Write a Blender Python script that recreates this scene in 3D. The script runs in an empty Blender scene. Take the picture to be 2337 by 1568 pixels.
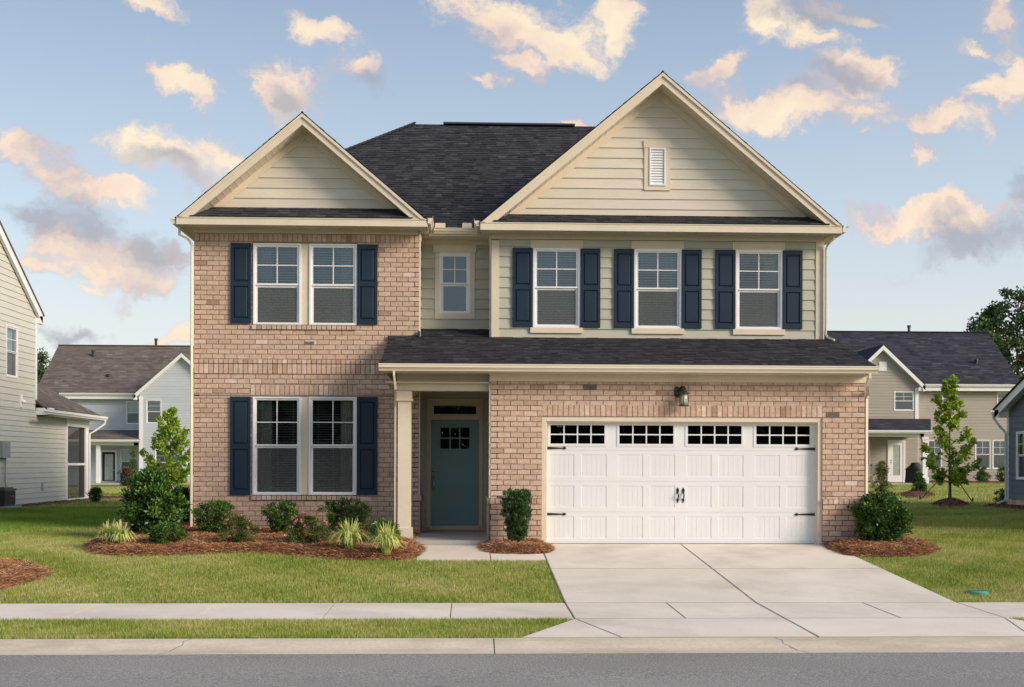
import bpy, math, random
import numpy as np
from mathutils import Vector, Matrix
rnd = random.Random(11)
SC = bpy.context.scene
COL = SC.collection
# ---------------------------------------------------------------- camera model (photograph units: 2337 x 1568)
F = 2704.0; CX = 1168.5; YH = 1058.0; YAW = .036; ROLL = .003
CAM = Vector((0, -20.8, 1.42))
_R = Vector((math.cos(YAW), -math.sin(YAW), 0)); FW = Vector((math.sin(YAW), math.cos(YAW), 0)); _U = Vector((0, 0, 1))
RT = _R*math.cos(ROLL) + _U*math.sin(ROLL); UP = -_R*math.sin(ROLL) + _U*math.cos(ROLL)
def ray(px, py): return FW + RT*((px-CX)/F) - UP*((py-YH)/F)
def at(px, py, Y):
    r = ray(px, py); return CAM + r*((Y-CAM.y)/r.y)
def atx(px, py, X):
    r = ray(px, py); return CAM + r*((X-CAM.x)/r.x)
def rect(x0, y0, x1, y1, Y):
    a, b, c, d = at(x0, y0, Y), at(x1, y0, Y), at(x0, y1, Y), at(x1, y1, Y)
    return (a.x+c.x)/2, (b.x+d.x)/2, (c.z+d.z)/2, (a.z+b.z)/2      # u0,u1,w0,w1
def lerp(a, b, t): return a+(b-a)*t
_PY = [-400, -60, -9.0, -8.85, -8.27, -6.9, -5.5, -1.5, 0, 2, 18, 45, 400]
_PZ = [-.5, -.5, -.52, -.50, -.42, -.40, -.38, -.10, 0, .08, .12, .22, .3]
def gz(x, y):
    z = np.interp(y, _PY, _PZ)
    k = np.clip((np.asarray(y)-22)/25., 0, 1)
    return z + k*np.clip(np.asarray(x)/22., -1, 1.2)*.17
def gr(px, py):
    r = ray(px, py); t = 20.
    for i in range(60):
        p = CAM + r*t
        t = .5*t + .5*((float(gz(p.x, p.y))-CAM.z)/r.z)
    p = CAM + r*t
    return p
# ---------------------------------------------------------------- materials
def _new(name):
    m = bpy.data.materials.new(name); m.use_nodes = True
    nt = m.node_tree; b = nt.nodes['Principled BSDF']
    return m, nt, b
def mat(name, cols, rough=.6, spec=.4, metal=0., nscale=6., namt=.12, fine=None, bump=None, transl=0., stretch=(1, 1, 1), stain=None, coat=0.):
    """cols: list of colours ramped by the per-face 'tone' attribute; noise varies value; bump=(scale,strength)"""
    m, nt, b = _new(name); N = nt.nodes; L = nt.links
    tc = N.new('ShaderNodeTexCoord'); mp = N.new('ShaderNodeMapping'); mp.inputs['Scale'].default_value = stretch
    L.new(tc.outputs['Object'], mp.inputs['Vector'])
    if len(cols) > 1:
        at_ = N.new('ShaderNodeAttribute'); at_.attribute_name = 'tone'
        cr = N.new('ShaderNodeValToRGB'); e = cr.color_ramp.elements
        for i, c in enumerate(cols):
            p = i/(len(cols)-1)
            el = e[0] if i == 0 else (e[1] if i == len(cols)-1 else e.new(p))
            el.position = p; el.color = (*c, 1)
        # after e.new the last element may shift: rebuild safely
        for i, c in enumerate(cols):
            cr.color_ramp.elements[i].position = i/(len(cols)-1); cr.color_ramp.elements[i].color = (*c, 1)
        L.new(at_.outputs['Fac'], cr.inputs['Fac']); colout = cr.outputs['Color']
    else:
        rgb = N.new('ShaderNodeRGB'); rgb.outputs[0].default_value = (*cols[0], 1); colout = rgb.outputs[0]
    def vary(colout, scale, amt, detail=4):
        nz = N.new('ShaderNodeTexNoise'); nz.inputs['Scale'].default_value = scale; nz.inputs['Detail'].default_value = detail
        L.new(mp.outputs[0], nz.inputs['Vector'])
        mr = N.new('ShaderNodeMapRange'); mr.inputs['From Min'].default_value = .3; mr.inputs['From Max'].default_value = .7
        mr.inputs['To Min'].default_value = 1-amt; mr.inputs['To Max'].default_value = 1+amt
        L.new(nz.outputs['Fac'], mr.inputs['Value'])
        hs = N.new('ShaderNodeVectorMath'); hs.operation = 'SCALE'
        L.new(colout, hs.inputs[0]); L.new(mr.outputs[0], hs.inputs['Scale'])
        return hs.outputs[0]
    if namt: colout = vary(colout, nscale, namt)
    if fine: colout = vary(colout, fine[0], fine[1], 2)
    if stain:   # (scale, colour, amount, lo, hi)
        nz = N.new('ShaderNodeTexNoise'); nz.inputs['Scale'].default_value = stain[0]; nz.inputs['Detail'].default_value = 6; nz.inputs['Roughness'].default_value = .65
        L.new(mp.outputs[0], nz.inputs['Vector'])
        mr = N.new('ShaderNodeMapRange'); mr.inputs['From Min'].default_value = stain[3]; mr.inputs['From Max'].default_value = stain[4]; mr.inputs['To Max'].default_value = stain[2]
        L.new(nz.outputs['Fac'], mr.inputs['Value'])
        mx = N.new('ShaderNodeMix'); mx.data_type = 'RGBA'
        L.new(mr.outputs[0], mx.inputs[0]); L.new(colout, mx.inputs[6]); mx.inputs[7].default_value = (*stain[1], 1)
        colout = mx.outputs[2]
    L.new(colout, b.inputs['Base Color'])
    b.inputs['Roughness'].default_value = rough; b.inputs['Metallic'].default_value = metal
    b.inputs['Specular IOR Level'].default_value = spec
    if bump:
        nz = N.new('ShaderNodeTexNoise'); nz.inputs['Scale'].default_value = bump[0]; nz.inputs['Detail'].default_value = 3
        L.new(mp.outputs[0], nz.inputs['Vector'])
        bp = N.new('ShaderNodeBump'); bp.inputs['Strength'].default_value = bump[1]; bp.inputs['Distance'].default_value = .01
        L.new(nz.outputs['Fac'], bp.inputs['Height']); L.new(bp.outputs[0], b.inputs['Normal'])
    if transl:
        tr = N.new('ShaderNodeBsdfTranslucent'); L.new(colout, tr.inputs['Color'])
        mx = N.new('ShaderNodeMixShader'); mx.inputs[0].default_value = transl
        out = N['Material Output']
        L.new(b.outputs[0], mx.inputs[1]); L.new(tr.outputs[0], mx.inputs[2]); L.new(mx.outputs[0], out.inputs['Surface'])
    return m
def glass(name, refl=.10, tint=(.8, .9, .9), ior=1.5, boost=1.6, rough=.01):
    m = bpy.data.materials.new(name); m.use_nodes = True; nt = m.node_tree; N = nt.nodes; L = nt.links
    N.remove(N['Principled BSDF']); out = N['Material Output']
    fr = N.new('ShaderNodeFresnel'); fr.inputs['IOR'].default_value = ior
    ma = N.new('ShaderNodeMath'); ma.operation = 'MULTIPLY_ADD'; ma.inputs[1].default_value = boost; ma.inputs[2].default_value = refl; ma.use_clamp = True
    L.new(fr.outputs[0], ma.inputs[0])
    tr = N.new('ShaderNodeBsdfTransparent'); tr.inputs[0].default_value = (*tint, 1)
    gl = N.new('ShaderNodeBsdfGlossy'); gl.inputs['Roughness'].default_value = rough; gl.inputs['Color'].default_value = (.72, .86, .92, 1)
    tc = N.new('ShaderNodeTexCoord'); nz = N.new('ShaderNodeTexNoise'); nz.inputs['Scale'].default_value = 1.3
    L.new(tc.outputs['Object'], nz.inputs['Vector'])
    bp = N.new('ShaderNodeBump'); bp.inputs['Strength'].default_value = .05; bp.inputs['Distance'].default_value = .05
    L.new(nz.outputs['Fac'], bp.inputs['Height']); L.new(bp.outputs[0], gl.inputs['Normal'])
    mx = N.new('ShaderNodeMixShader'); L.new(ma.outputs[0], mx.inputs[0]); L.new(tr.outputs[0], mx.inputs[1]); L.new(gl.outputs[0], mx.inputs[2])
    L.new(mx.outputs[0], out.inputs['Surface']); return m
def screen_mat(name, col, opac):
    m = bpy.data.materials.new(name); m.use_nodes = True; nt = m.node_tree; N = nt.nodes; L = nt.links
    b = N['Principled BSDF']; b.inputs['Base Color'].default_value = (*col, 1); b.inputs['Roughness'].default_value = .8
    tr = N.new('ShaderNodeBsdfTransparent'); mx = N.new('ShaderNodeMixShader'); mx.inputs[0].default_value = opac
    L.new(tr.outputs[0], mx.inputs[1]); L.new(b.outputs[0], mx.inputs[2]); L.new(mx.outputs[0], N['Material Output'].inputs['Surface']); return m

M = {}
M['brick'] = mat('brick', [(.36, .235, .17), (.48, .33, .25), (.545, .385, .295), (.585, .42, .325), (.63, .47, .375), (.70, .56, .47)], .85, .2, nscale=14, namt=.12, fine=(70, .13), bump=(60, .5), stain=(40, (.22, .12, .085), .42, .58, .72))
M['brick_dark'] = mat('brick_dark', [(.17, .125, .11)], .9, .2, nscale=14, namt=.25, bump=(60, .5))
M['mortar'] = mat('mortar', [(.29, .225, .175)], .95, .1, nscale=9, namt=.12, bump=(80, .4))
M['cream'] = mat('cream_paint', [(.69, .605, .485)], .5, .35, nscale=2.2, namt=.04, fine=(18, .02), bump=(40, .05))
M['cream_gutter'] = mat('cream_gutter', [(.74, .66, .53)], .35, .5, nscale=2., namt=.03)
M['gablesid'] = mat('cream_siding', [(.63, .575, .485), (.665, .61, .515)], .6, .3, nscale=1.5, namt=.04, fine=(22, .03), stretch=(1, 1, 5), bump=(30, .12))
M['sage'] = mat('sage_siding', [(.445, .445, .37), (.475, .475, .395)], .6, .3, nscale=1.5, namt=.04, fine=(22, .03), stretch=(1, 1, 5), bump=(30, .12))
M['white'] = mat('white_vinyl', [(.80, .80, .81)], .35, .5, nscale=2, namt=.02)
M['door_white'] = mat('garage_door_white', [(.74, .755, .77)], .4, .45, nscale=.8, namt=.03, fine=(30, .015), bump=(50, .04), stain=(.7, (.70, .68, .63), .3, .52, .8))
M['navy'] = mat('navy_paint', [(.012, .028, .054)], .5, .3, nscale=3, namt=.08, bump=(50, .04))
M['teal'] = mat('teal_paint', [(.15, .29, .32)], .4, .45, nscale=2, namt=.06)
M['shingle'] = mat('charcoal_shingle', [(.030, .030, .036), (.042, .042, .049), (.056, .056, .064), (.082, .082, .092)], .95, .12, nscale=1.2, namt=.07, fine=(90, .22), bump=(120, .8))
M['shingle_brown'] = mat('brown_shingle', [(.115, .096, .084), (.145, .122, .108), (.17, .147, .13), (.21, .185, .165)], .95, .15, nscale=1.2, namt=.12, fine=(60, .2), bump=(90, .6))
M['shingle_blue'] = mat('slate_shingle', [(.03, .03, .042), (.042, .042, .056), (.055, .055, .072), (.08, .08, .095)], .95, .15, nscale=1.2, namt=.12, fine=(60, .2), bump=(90, .6))
M['flash'] = mat('dark_flashing', [(.02, .022, .03)], .4, .5, namt=.05)
M['interior'] = mat('dark_interior', [(.05, .05, .05)], .9, .1, namt=.1)
M['blind'] = mat('blind_slat', [(.62, .64, .62)], .6, .2, namt=.02)
M['curtain'] = mat('pale_curtain', [(.80, .85, .80)], .9, .1, nscale=3, namt=.06, transl=.3)
M['glass'] = glass('window_glass', .05, (.86, .89, .88))
M['glass_up'] = glass('upper_window_glass', .07, (.74, .83, .84))
M['glass_door'] = glass('dark_door_glass', .07, (.25, .25, .27))
M['screen'] = screen_mat('insect_screen', (.13, .135, .135), .42)
M['porchscreen'] = screen_mat('porch_screen', (.03, .027, .027), .80)
M['black'] = mat('black_iron', [(.012, .011, .011)], .45, .5, nscale=30, namt=.2)
M['bronze'] = mat('bronze_metal', [(.055, .045, .045)], .45, .5, metal=.4, nscale=20, namt=.3)
M['nickel'] = mat('nickel', [(.55, .53, .5)], .35, .6, metal=.8, namt=.05)
M['lampglass'] = mat('lamp_glass', [(.50, .48, .36)], .15, .6, nscale=20, namt=.3)
M['concrete'] = mat('driveway_concrete', [(.71, .635, .55), (.745, .67, .585)], .85, .25, nscale=1.1, namt=.06, fine=(45, .045), bump=(90, .2), stain=(.6, (.47, .41, .34), .6, .48, .72))
M['porchconc'] = mat('porch_concrete', [(.42, .40, .375)], .8, .25, nscale=1.5, namt=.08, fine=(45, .05), bump=(90, .2))
M['curb'] = mat('curb_concrete', [(.59, .51, .405), (.63, .545, .44)], .9, .2, nscale=1.1, namt=.07, fine=(60, .10), bump=(90, .3), stretch=(.4, 1, 1), stain=(1.6, (.34, .28, .21), .65, .48, .72))
M['joint'] = mat('joint_filler', [(.24, .23, .225)], .9, .2, nscale=5, namt=.3)
M['asphalt'] = mat('asphalt', [(.30, .28, .272)], .9, .25, nscale=.35, namt=.13, fine=(55, .42), bump=(120, 1.), stain=(1.1, (.13, .12, .12), .75, .66, .72))
M['soil'] = mat('soil_edge', [(.06, .035, .02)], .95, .1, nscale=6, namt=.3)
M['trunk'] = mat('tree_bark', [(.13, .095, .07), (.20, .155, .12)], .9, .2, nscale=20, namt=.3, bump=(40, .5), stretch=(1, 1, .2))
M['twig'] = mat('shrub_twig', [(.10, .06, .035)], .9, .2, nscale=20, namt=.3)
G = lambda *c: list(c)
M['leaf_box'] = mat('boxwood_leaf', [(.020, .050, .012), (.048, .115, .022), (.10, .20, .034), (.20, .32, .065)], .5, .3, namt=0, transl=.25)
M['leaf_holly'] = mat('holly_leaf', [(.018, .05, .012), (.045, .11, .020), (.095, .20, .034), (.20, .34, .065)], .38, .45, namt=0, transl=.2)
M['leaf_dull'] = mat('azalea_leaf', [(.045, .07, .02), (.095, .135, .034), (.16, .20, .055), (.27, .25, .10)], .55, .3, namt=0, transl=.25)
M['leaf_dark'] = mat('dark_shrub_leaf', [(.018, .045, .018), (.035, .08, .026), (.06, .12, .035), (.10, .17, .05)], .5, .4, namt=0, transl=.2)
M['leaf_maple'] = mat('maple_leaf', [(.095, .18, .02), (.18, .30, .03), (.29, .41, .042), (.45, .50, .09)], .5, .35, namt=0, transl=.35)
M['leaf_maple_pale'] = mat('pale_maple_leaf', [(.12, .21, .02), (.22, .35, .03), (.34, .47, .045), (.50, .56, .10)], .5, .35, namt=0, transl=.35)
M['leaf_yew'] = mat('column_leaf', [(.02, .055, .02), (.04, .10, .03), (.075, .155, .04), (.12, .21, .06)], .5, .4, namt=0, transl=.2)
M['leaf_far'] = mat('far_tree_leaf', [(.025, .06, .03), (.045, .09, .035), (.075, .125, .04), (.15, .20, .06)], .6, .3, namt=0, transl=.2)
M['blade'] = mat('striped_blade', [(.16, .27, .04), (.32, .45, .07), (.52, .60, .14), (.70, .72, .30)], .5, .35, namt=0, transl=.3)
M['pink'] = mat('pink_petal', [(.75, .16, .22), (.85, .38, .42)], .6, .3, namt=0, transl=.2)
M['peach'] = mat('peach_petal', [(.60, .22, .10), (.70, .33, .2)], .6, .3, namt=0, transl=.2)
M['whitep'] = mat('white_petal', [(.8, .8, .75)], .6, .3, namt=0)
M['straw'] = mat('pine_straw', [(.14, .062, .03), (.33, .155, .075), (.52, .27, .145), (.74, .49, .29)], .85, .2, namt=0)
M['strawbase'] = mat('pine_straw_floor', [(.18, .09, .052)], .95, .1, nscale=9, namt=.35, fine=(60, .4), bump=(50, 1.))
M['chips'] = mat('bark_mulch', [(.09, .04, .028), (.18, .085, .055), (.26, .13, .09)], .9, .2, nscale=9, namt=.3, fine=(60, .4), bump=(50, 1.))

# ---------------------------------------------------------------- mesh builder
class MB:
    def __init__(s, O=(0, 0, 0), U=(1, 0, 0), D=(0, -1, 0)):
        s.v = []; s.f = []; s.t = []; s.m = []; s.mi = 0
        s.frame(O, U, D)
    def frame(s, O, U, D):
        s.O = Vector(O); s.U = Vector(U); s.D = Vector(D); s.W = Vector((0, 0, 1)); return s
    def P(s, u, d, w):
        return s.O + s.U*u + s.D*d + s.W*w
    def poly(s, pts, tone=.5, mi=None):      # local (u,d,w) points
        n = len(s.v)
        for p in pts: s.v.append(tuple(s.P(*p)))
        s.f.append(tuple(range(n, n+len(pts)))); s.t.append(tone); s.m.append(s.mi if mi is None else mi)
    def wpoly(s, pts, tone=.5, mi=None):     # world points
        n = len(s.v)
        for p in pts: s.v.append(tuple(p))
        s.f.append(tuple(range(n, n+len(pts)))); s.t.append(tone); s.m.append(s.mi if mi is None else mi)
    def box(s, u0, u1, d0, d1, w0, w1, tone=.5, mi=None, back=True):
        n = len(s.v)
        for u in (u0, u1):
            for d in (d0, d1):
                for w in (w0, w1): s.v.append(tuple(s.P(u, d, w)))
        q = [(1, 3, 7, 5), (0, 4, 6, 2), (2, 6, 7, 3), (0, 2, 3, 1), (4, 5, 7, 6)]
        if back: q.append((0, 1, 5, 4))
        for a in q:
            s.f.append(tuple(n+i for i in a)); s.t.append(tone); s.m.append(s.mi if mi is None else mi)
    def prism(s, pts, d0, d1, tone=.5, mi=None):   # pts (u,w) ccw extruded along d
        k = len(pts)
        s.poly([(u, d1, w) for u, w in pts], tone, mi); s.poly([(u, d0, w) for u, w in reversed(pts)], tone, mi)
        for i in range(k):
            a = pts[i]; b = pts[(i+1) % k]
            s.poly([(a[0], d0, a[1]), (b[0], d0, b[1]), (b[0], d1, b[1]), (a[0], d1, a[1])], tone, mi)
    def uprism(s, pts, u0, u1, tone=.5, mi=None):  # pts (d,w) extruded along u
        k = len(pts)
        s.poly([(u1, d, w) for d, w in pts], tone, mi); s.poly([(u0, d, w) for d, w in reversed(pts)], tone, mi)
        for i in range(k):
            a = pts[i]; b = pts[(i+1) % k]
            s.poly([(u0, a[0], a[1]), (u1, a[0], a[1]), (u1, b[0], b[1]), (u0, b[0], b[1])], tone, mi)
    def tube(s, path, rad, n=8, tone=.5, mi=None, flat=1., cap=True):   # world path
        pts = [Vector(p) for p in path]; rings = []
        if not hasattr(rad, '__len__'): rad = [rad]*len(pts)
        prev = None
        for i, p in enumerate(pts):
            a = pts[max(i-1, 0)]; b = pts[min(i+1, len(pts)-1)]
            t = (b-a).normalized()
            ref = Vector((0, 0, 1)) if abs(t.z) < .95 else Vector((1, 0, 0))
            if prev is not None and abs(prev.dot(t)) < .95: x = (prev-t*prev.dot(t)).normalized()
            else: x = t.cross(ref).normalized()
            prev = x; y = t.cross(x)
            r = []
            for k in range(n):
                an = 2*math.pi*k/n + (math.pi/n if n == 4 else 0)
                r.append(len(s.v)); s.v.append(tuple(p + x*math.cos(an)*rad[i] + y*math.sin(an)*rad[i]*flat))
            rings.append(r)
        for i in range(len(rings)-1):
            for k in range(n):
                a, b = rings[i], rings[i+1]
                s.f.append((a[k], a[(k+1) % n], b[(k+1) % n], b[k])); s.t.append(tone); s.m.append(s.mi if mi is None else mi)
        if cap:
            for r in (tuple(reversed(rings[0])), tuple(rings[-1])): s.f.append(r); s.t.append(tone); s.m.append(s.mi if mi is None else mi)
    def lathe(s, c, prof, n=12, tone=.5, mi=None):      # prof: (r,z) from bottom to top
        c = Vector(c); rings = []
        for r, z in prof:
            q = []
            for k in range(n):
                a = 2*math.pi*k/n; q.append(len(s.v)); s.v.append((c.x+r*math.cos(a), c.y+r*math.sin(a), c.z+z))
            rings.append(q)
        for i in range(len(rings)-1):
            a, b = rings[i], rings[i+1]
            for k in range(n):
                s.f.append((a[k], a[(k+1) % n], b[(k+1) % n], b[k])); s.t.append(tone); s.m.append(s.mi if mi is None else mi)
        s.f.append(tuple(reversed(rings[0]))); s.f.append(tuple(rings[-1])); s.t += [tone]*2; s.m += [s.mi if mi is None else mi]*2
    def build(s, name, mats, parent=None, smooth=False):
        me = bpy.data.meshes.new(name); me.from_pydata(s.v, [], s.f)
        if not isinstance(mats, (list, tuple)): mats = [mats]
        for m in mats: me.materials.append(m)
        a = me.attributes.new('tone', 'FLOAT', 'FACE'); a.data.foreach_set('value', s.t)
        me.polygons.foreach_set('material_index', s.m)
        if smooth: me.polygons.foreach_set('use_smooth', [True]*len(s.f))
        me.update()
        o = bpy.data.objects.new(name, me); COL.objects.link(o)
        if parent is not None:
            o.parent = parent; o.matrix_parent_inverse = Matrix.Translation(-parent_world(parent))
        return o
def parent_world(o):
    return o.location.copy() if o.type == 'EMPTY' else Vector((0, 0, 0))   # part meshes keep world coordinates
def fastmesh(name, V, nf, k, tone, mats, mi=None, parent=None):
    """V: (nf*k,3) separate faces of k corners"""
    me = bpy.data.meshes.new(name)
    nv = len(V)
    me.vertices.add(nv); me.vertices.foreach_set('co', np.ascontiguousarray(V, dtype=np.float32).ravel())
    me.loops.add(nv); me.loops.foreach_set('vertex_index', np.arange(nv, dtype=np.int32))
    me.polygons.add(nf); me.polygons.foreach_set('loop_start', np.arange(0, nv, k, dtype=np.int32))
    try: me.polygons.foreach_set('loop_total', np.full(nf, k, dtype=np.int32))
    except Exception: pass
    if not isinstance(mats, (list, tuple)): mats = [mats]
    for m in mats: me.materials.append(m)
    if mi is not None: me.polygons.foreach_set('material_index', np.asarray(mi, dtype=np.int32))
    a = me.attributes.new('tone', 'FLOAT', 'FACE'); a.data.foreach_set('value', np.asarray(tone, dtype=np.float32))
    me.update(calc_edges=True)
    o = bpy.data.objects.new(name, me); COL.objects.link(o)
    if parent is not None:
        o.parent = parent; o.matrix_parent_inverse = Matrix.Translation(-parent_world(parent))
    return o
def tag(o, label=None, cat=None, group=None, kind=None):
    if label: o['label'] = label
    if cat: o['category'] = cat
    if group: o['group'] = group
    if kind: o['kind'] = kind
    return o
def thing(name, label, cat, loc=(0, 0, 0), group=None):
    o = bpy.data.objects.new(name, None); COL.objects.link(o); o.location = loc; o.empty_display_size = .2
    return tag(o, label, cat, group)

# ---------------------------------------------------------------- wall dressings (local frame of the MB)
def cut(iv, a, b):
    out = []
    for x0, x1 in iv:
        if b <= x0 or a >= x1: out.append((x0, x1)); continue
        if a > x0: out.append((x0, a))
        if b < x1: out.append((b, x1))
    return out
def panel(mb, u0, u1, w0, w1, ops=(), d=0., depth=.12, mi=None, tone=.5):
    us = sorted({u0, u1, *[x for o in ops for x in o[:2] if u0 < x < u1]}); ws = sorted({w0, w1, *[x for o in ops for x in o[2:4] if w0 < x < w1]})
    for i in range(len(us)-1):
        for j in range(len(ws)-1):
            cu = (us[i]+us[i+1])/2; cw = (ws[j]+ws[j+1])/2
            if any(o[0] < cu < o[1] and o[2] < cw < o[3] for o in ops): continue
            mb.poly([(us[i], d, ws[j]), (us[i+1], d, ws[j]), (us[i+1], d, ws[j+1]), (us[i], d, ws[j+1])], tone, mi)
    for a, b, c, e in [o[:4] for o in ops]+[(u0, u1, w0, w1)]:
        q = [(a, c), (b, c), (b, e), (a, e)]
        for k in range(4):
            p = q[k]; r = q[(k+1) % 4]
            mb.poly([(p[0], d, p[1]), (p[0], d-depth, p[1]), (r[0], d-depth, r[1]), (r[0], d, r[1])], tone, mi)
BH = .0935; BL = .233; MO = .013
def bricks(mb, u0, u1, w0, w1, ops=(), d=0., seed=0, extra=.008, mi=0, base=None):
    r = random.Random(seed); base = w0 if base is None else base
    row = int(math.floor((w0-base)/BH)); 
    while base+row*BH < w1-.004:
        a = max(w0, base+row*BH+MO/2); b = min(w1, base+(row+1)*BH-MO/2); row += 1
        if b-a < .012: continue
        bp = [a, b]
        for o in ops:
            for e in o[2:4]:
                if a+.02 < e < b-.02: bp.append(e)
        bp.sort()
        off = (row % 2)*BL/2 + r.uniform(-.006, .006)
        for kb in range(len(bp)-1):
          A_, B_ = bp[kb]+(MO/2 if kb else 0), bp[kb+1]-(MO/2 if kb < len(bp)-2 else 0)
          if B_-A_ < .012: continue
          iv = [(u0, u1)]
          for o in ops:
            if o[2] < (A_+B_)/2 < o[3]: iv = cut(iv, o[0], o[1])
          x = u0-off
          while x < u1:
            x1 = x+BL
            for p, q in iv:
                s, e = max(x+MO/2, p), min(x1-MO/2, q)
                if e-s > .02:
                    t = min(1, max(0, r.gauss(.5, .14)))
                    if r.random() < .015: t = r.choice((.02, .98))
                    j = r.uniform(-.0018, .0018)
                    mb.box(s, e, d-.012, d+extra+r.uniform(0, .003), A_+j, B_+j, t, (2 if r.random() < .004 else mi), back=False)
            x = x1
def soldiers(mb, u0, u1, w0, w1, d=0., seed=0, pitch=BH, extra=.007, mi=0, depth=.03):
    r = random.Random(seed+99); n = max(1, round((u1-u0)/pitch)); p = (u1-u0)/n
    for i in range(n):
        t = min(1, max(0, r.gauss(.5, .18)))
        if r.random() < .05: t = .98
        mb.box(u0+i*p+MO/2, u0+(i+1)*p-MO/2, d-depth, d+extra+r.uniform(0, .003), w0+MO/2, w1-MO/2, t, mi, back=False)
def siding(mb, u0, u1, w0, w1, ops=(), d=0., pitch=.198, ext=None, mi=0, base=None, seed=0, lap=.018):
    r = random.Random(seed+5); base = w0 if base is None else base
    k = int(math.floor((w0-base)/pitch))
    while base+k*pitch < w1-.002:
        b0 = base+k*pitch; b1 = b0+pitch; k += 1
        a0, a1 = max(b0, w0), min(b1, w1)
        if a1-a0 < .004: continue
        bp = sorted({a0, a1, *[x for o in ops for x in o[2:4] if a0 < x < a1]}); tone = r.uniform(0, 1)
        for j in range(len(bp)-1):
            p, q = bp[j], bp[j+1]; iv = [(u0, u1)]
            for o in ops:
                if o[2] < (p+q)/2 < o[3]: iv = cut(iv, o[0], o[1])
            dp = d+lap*(1-(p-b0)/pitch)+.003; dq = d+lap*(1-(q-b0)/pitch)+.003
            for x0, x1 in iv:
                if ext:
                    l0, r0 = ext(p); l1, r1 = ext(q)
                    A = [max(x0, l0), min(x1, r0), min(x1, r1), max(x0, l1)]
                    if A[1] <= A[0]: continue
                    if A[2] < A[3]: A[2] = A[3] = (A[2]+A[3])/2
                else: A = [x0, x1, x1, x0]
                mb.poly([(A[0], dp, p), (A[1], dp, p), (A[2], dq, q), (A[3], dq, q)], tone, mi)
                if j == 0: mb.poly([(A[0], d-.002, p), (A[1], d-.002, p), (A[1], dp, p), (A[0], dp, p)], tone, mi)
                if not ext and x1-x0 > 3.0 and j == 0:   # butt joints between boards
                    xj = r.uniform(x0+.6, x1-.6)
                    mb.box(xj-.002, xj+.002, d, d+.001+(dp+dq)/2-d, p+.005, q-.005, 0, mi, back=False)
def shingles(mb, O, Ud, Vd, vmax, ext, expo=.142, seed=0, mi=0, wmin=.10, wmax=.24, th=.012):
    r = random.Random(seed+3); O = Vector(O); Ud = Vector(Ud).normalized(); Vd = Vector(Vd).normalized(); Nn = Ud.cross(Vd).normalized()
    if Nn.z < 0: Nn = -Nn
    v = 0.; row = 0
    while v < vmax-.01:
        v1 = min(v+expo+.012, vmax); l0, r0 = ext(v); l1, r1 = ext(v1)
        lo = min(l0, l1); hi = max(r0, r1); u = lo-r.uniform(0, wmax)
        while u < hi:
            w = r.uniform(wmin, wmax); a, b = u, u+w-.004; u += w
            A = [max(a, l0), min(b, r0), min(b, r1), max(a, l1)]
            if A[1] <= A[0] and A[2] <= A[3]: continue
            if A[1] < A[0]: A[0] = A[1] = max(min(A[0], r0), l0)
            if A[2] < A[3]: A[2] = A[3] = max(min(A[3], r1), l1)
            t = min(1, max(0, r.gauss(.45, .22))); h = th*(1.7 if r.random() < .45 else 1.)+r.uniform(0, .002)
            p = [O+Ud*A[0]+Vd*v+Nn*h, O+Ud*A[1]+Vd*v+Nn*h, O+Ud*A[2]+Vd*v1+Nn*.004, O+Ud*A[3]+Vd*v1+Nn*.004]
            mb.wpoly(p, t, mi)
            mb.wpoly([O+Ud*A[0]+Vd*v-Nn*.004, O+Ud*A[1]+Vd*v-Nn*.004, p[1], p[0]], t*.6, mi)
        v += expo; row += 1
def slab(mb, pts, th, tone=.3, mi=0):      # world polygon (top), thickness straight down
    top = [Vector(p) for p in pts]; bot = [p-Vector((0, 0, th)) for p in top]
    mb.wpoly(top, tone, mi); mb.wpoly(list(reversed(bot)), tone, mi)
    for i in range(len(top)):
        j = (i+1) % len(top); mb.wpoly([top[i], bot[i], bot[j], top[j]], tone, mi)
# ================================================================ THE MAIN HOUSE
YG = 0.0; YW = 2.0; YR = 2.8; YD = 3.0; YF = 1.55
house = thing('brick_house', 'two-storey tan brick house with two cream gables and a white double garage door', 'house', (0, 2, 0))
def fr(Y): return dict(O=(0, Y, 0), U=(1, 0, 0), D=(0, -1, 0))
XL = at(443, 900, YW).x; XW1 = at(956.5, 640, YW).x; XU0 = at(1120.5, 660, YW).x; XU1 = at(1878, 660, YW).x
XG0 = at(1119.5, 1050, YG).x; XG1 = at(1971.5, 1050, YG).x
ZB = -.15
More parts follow.
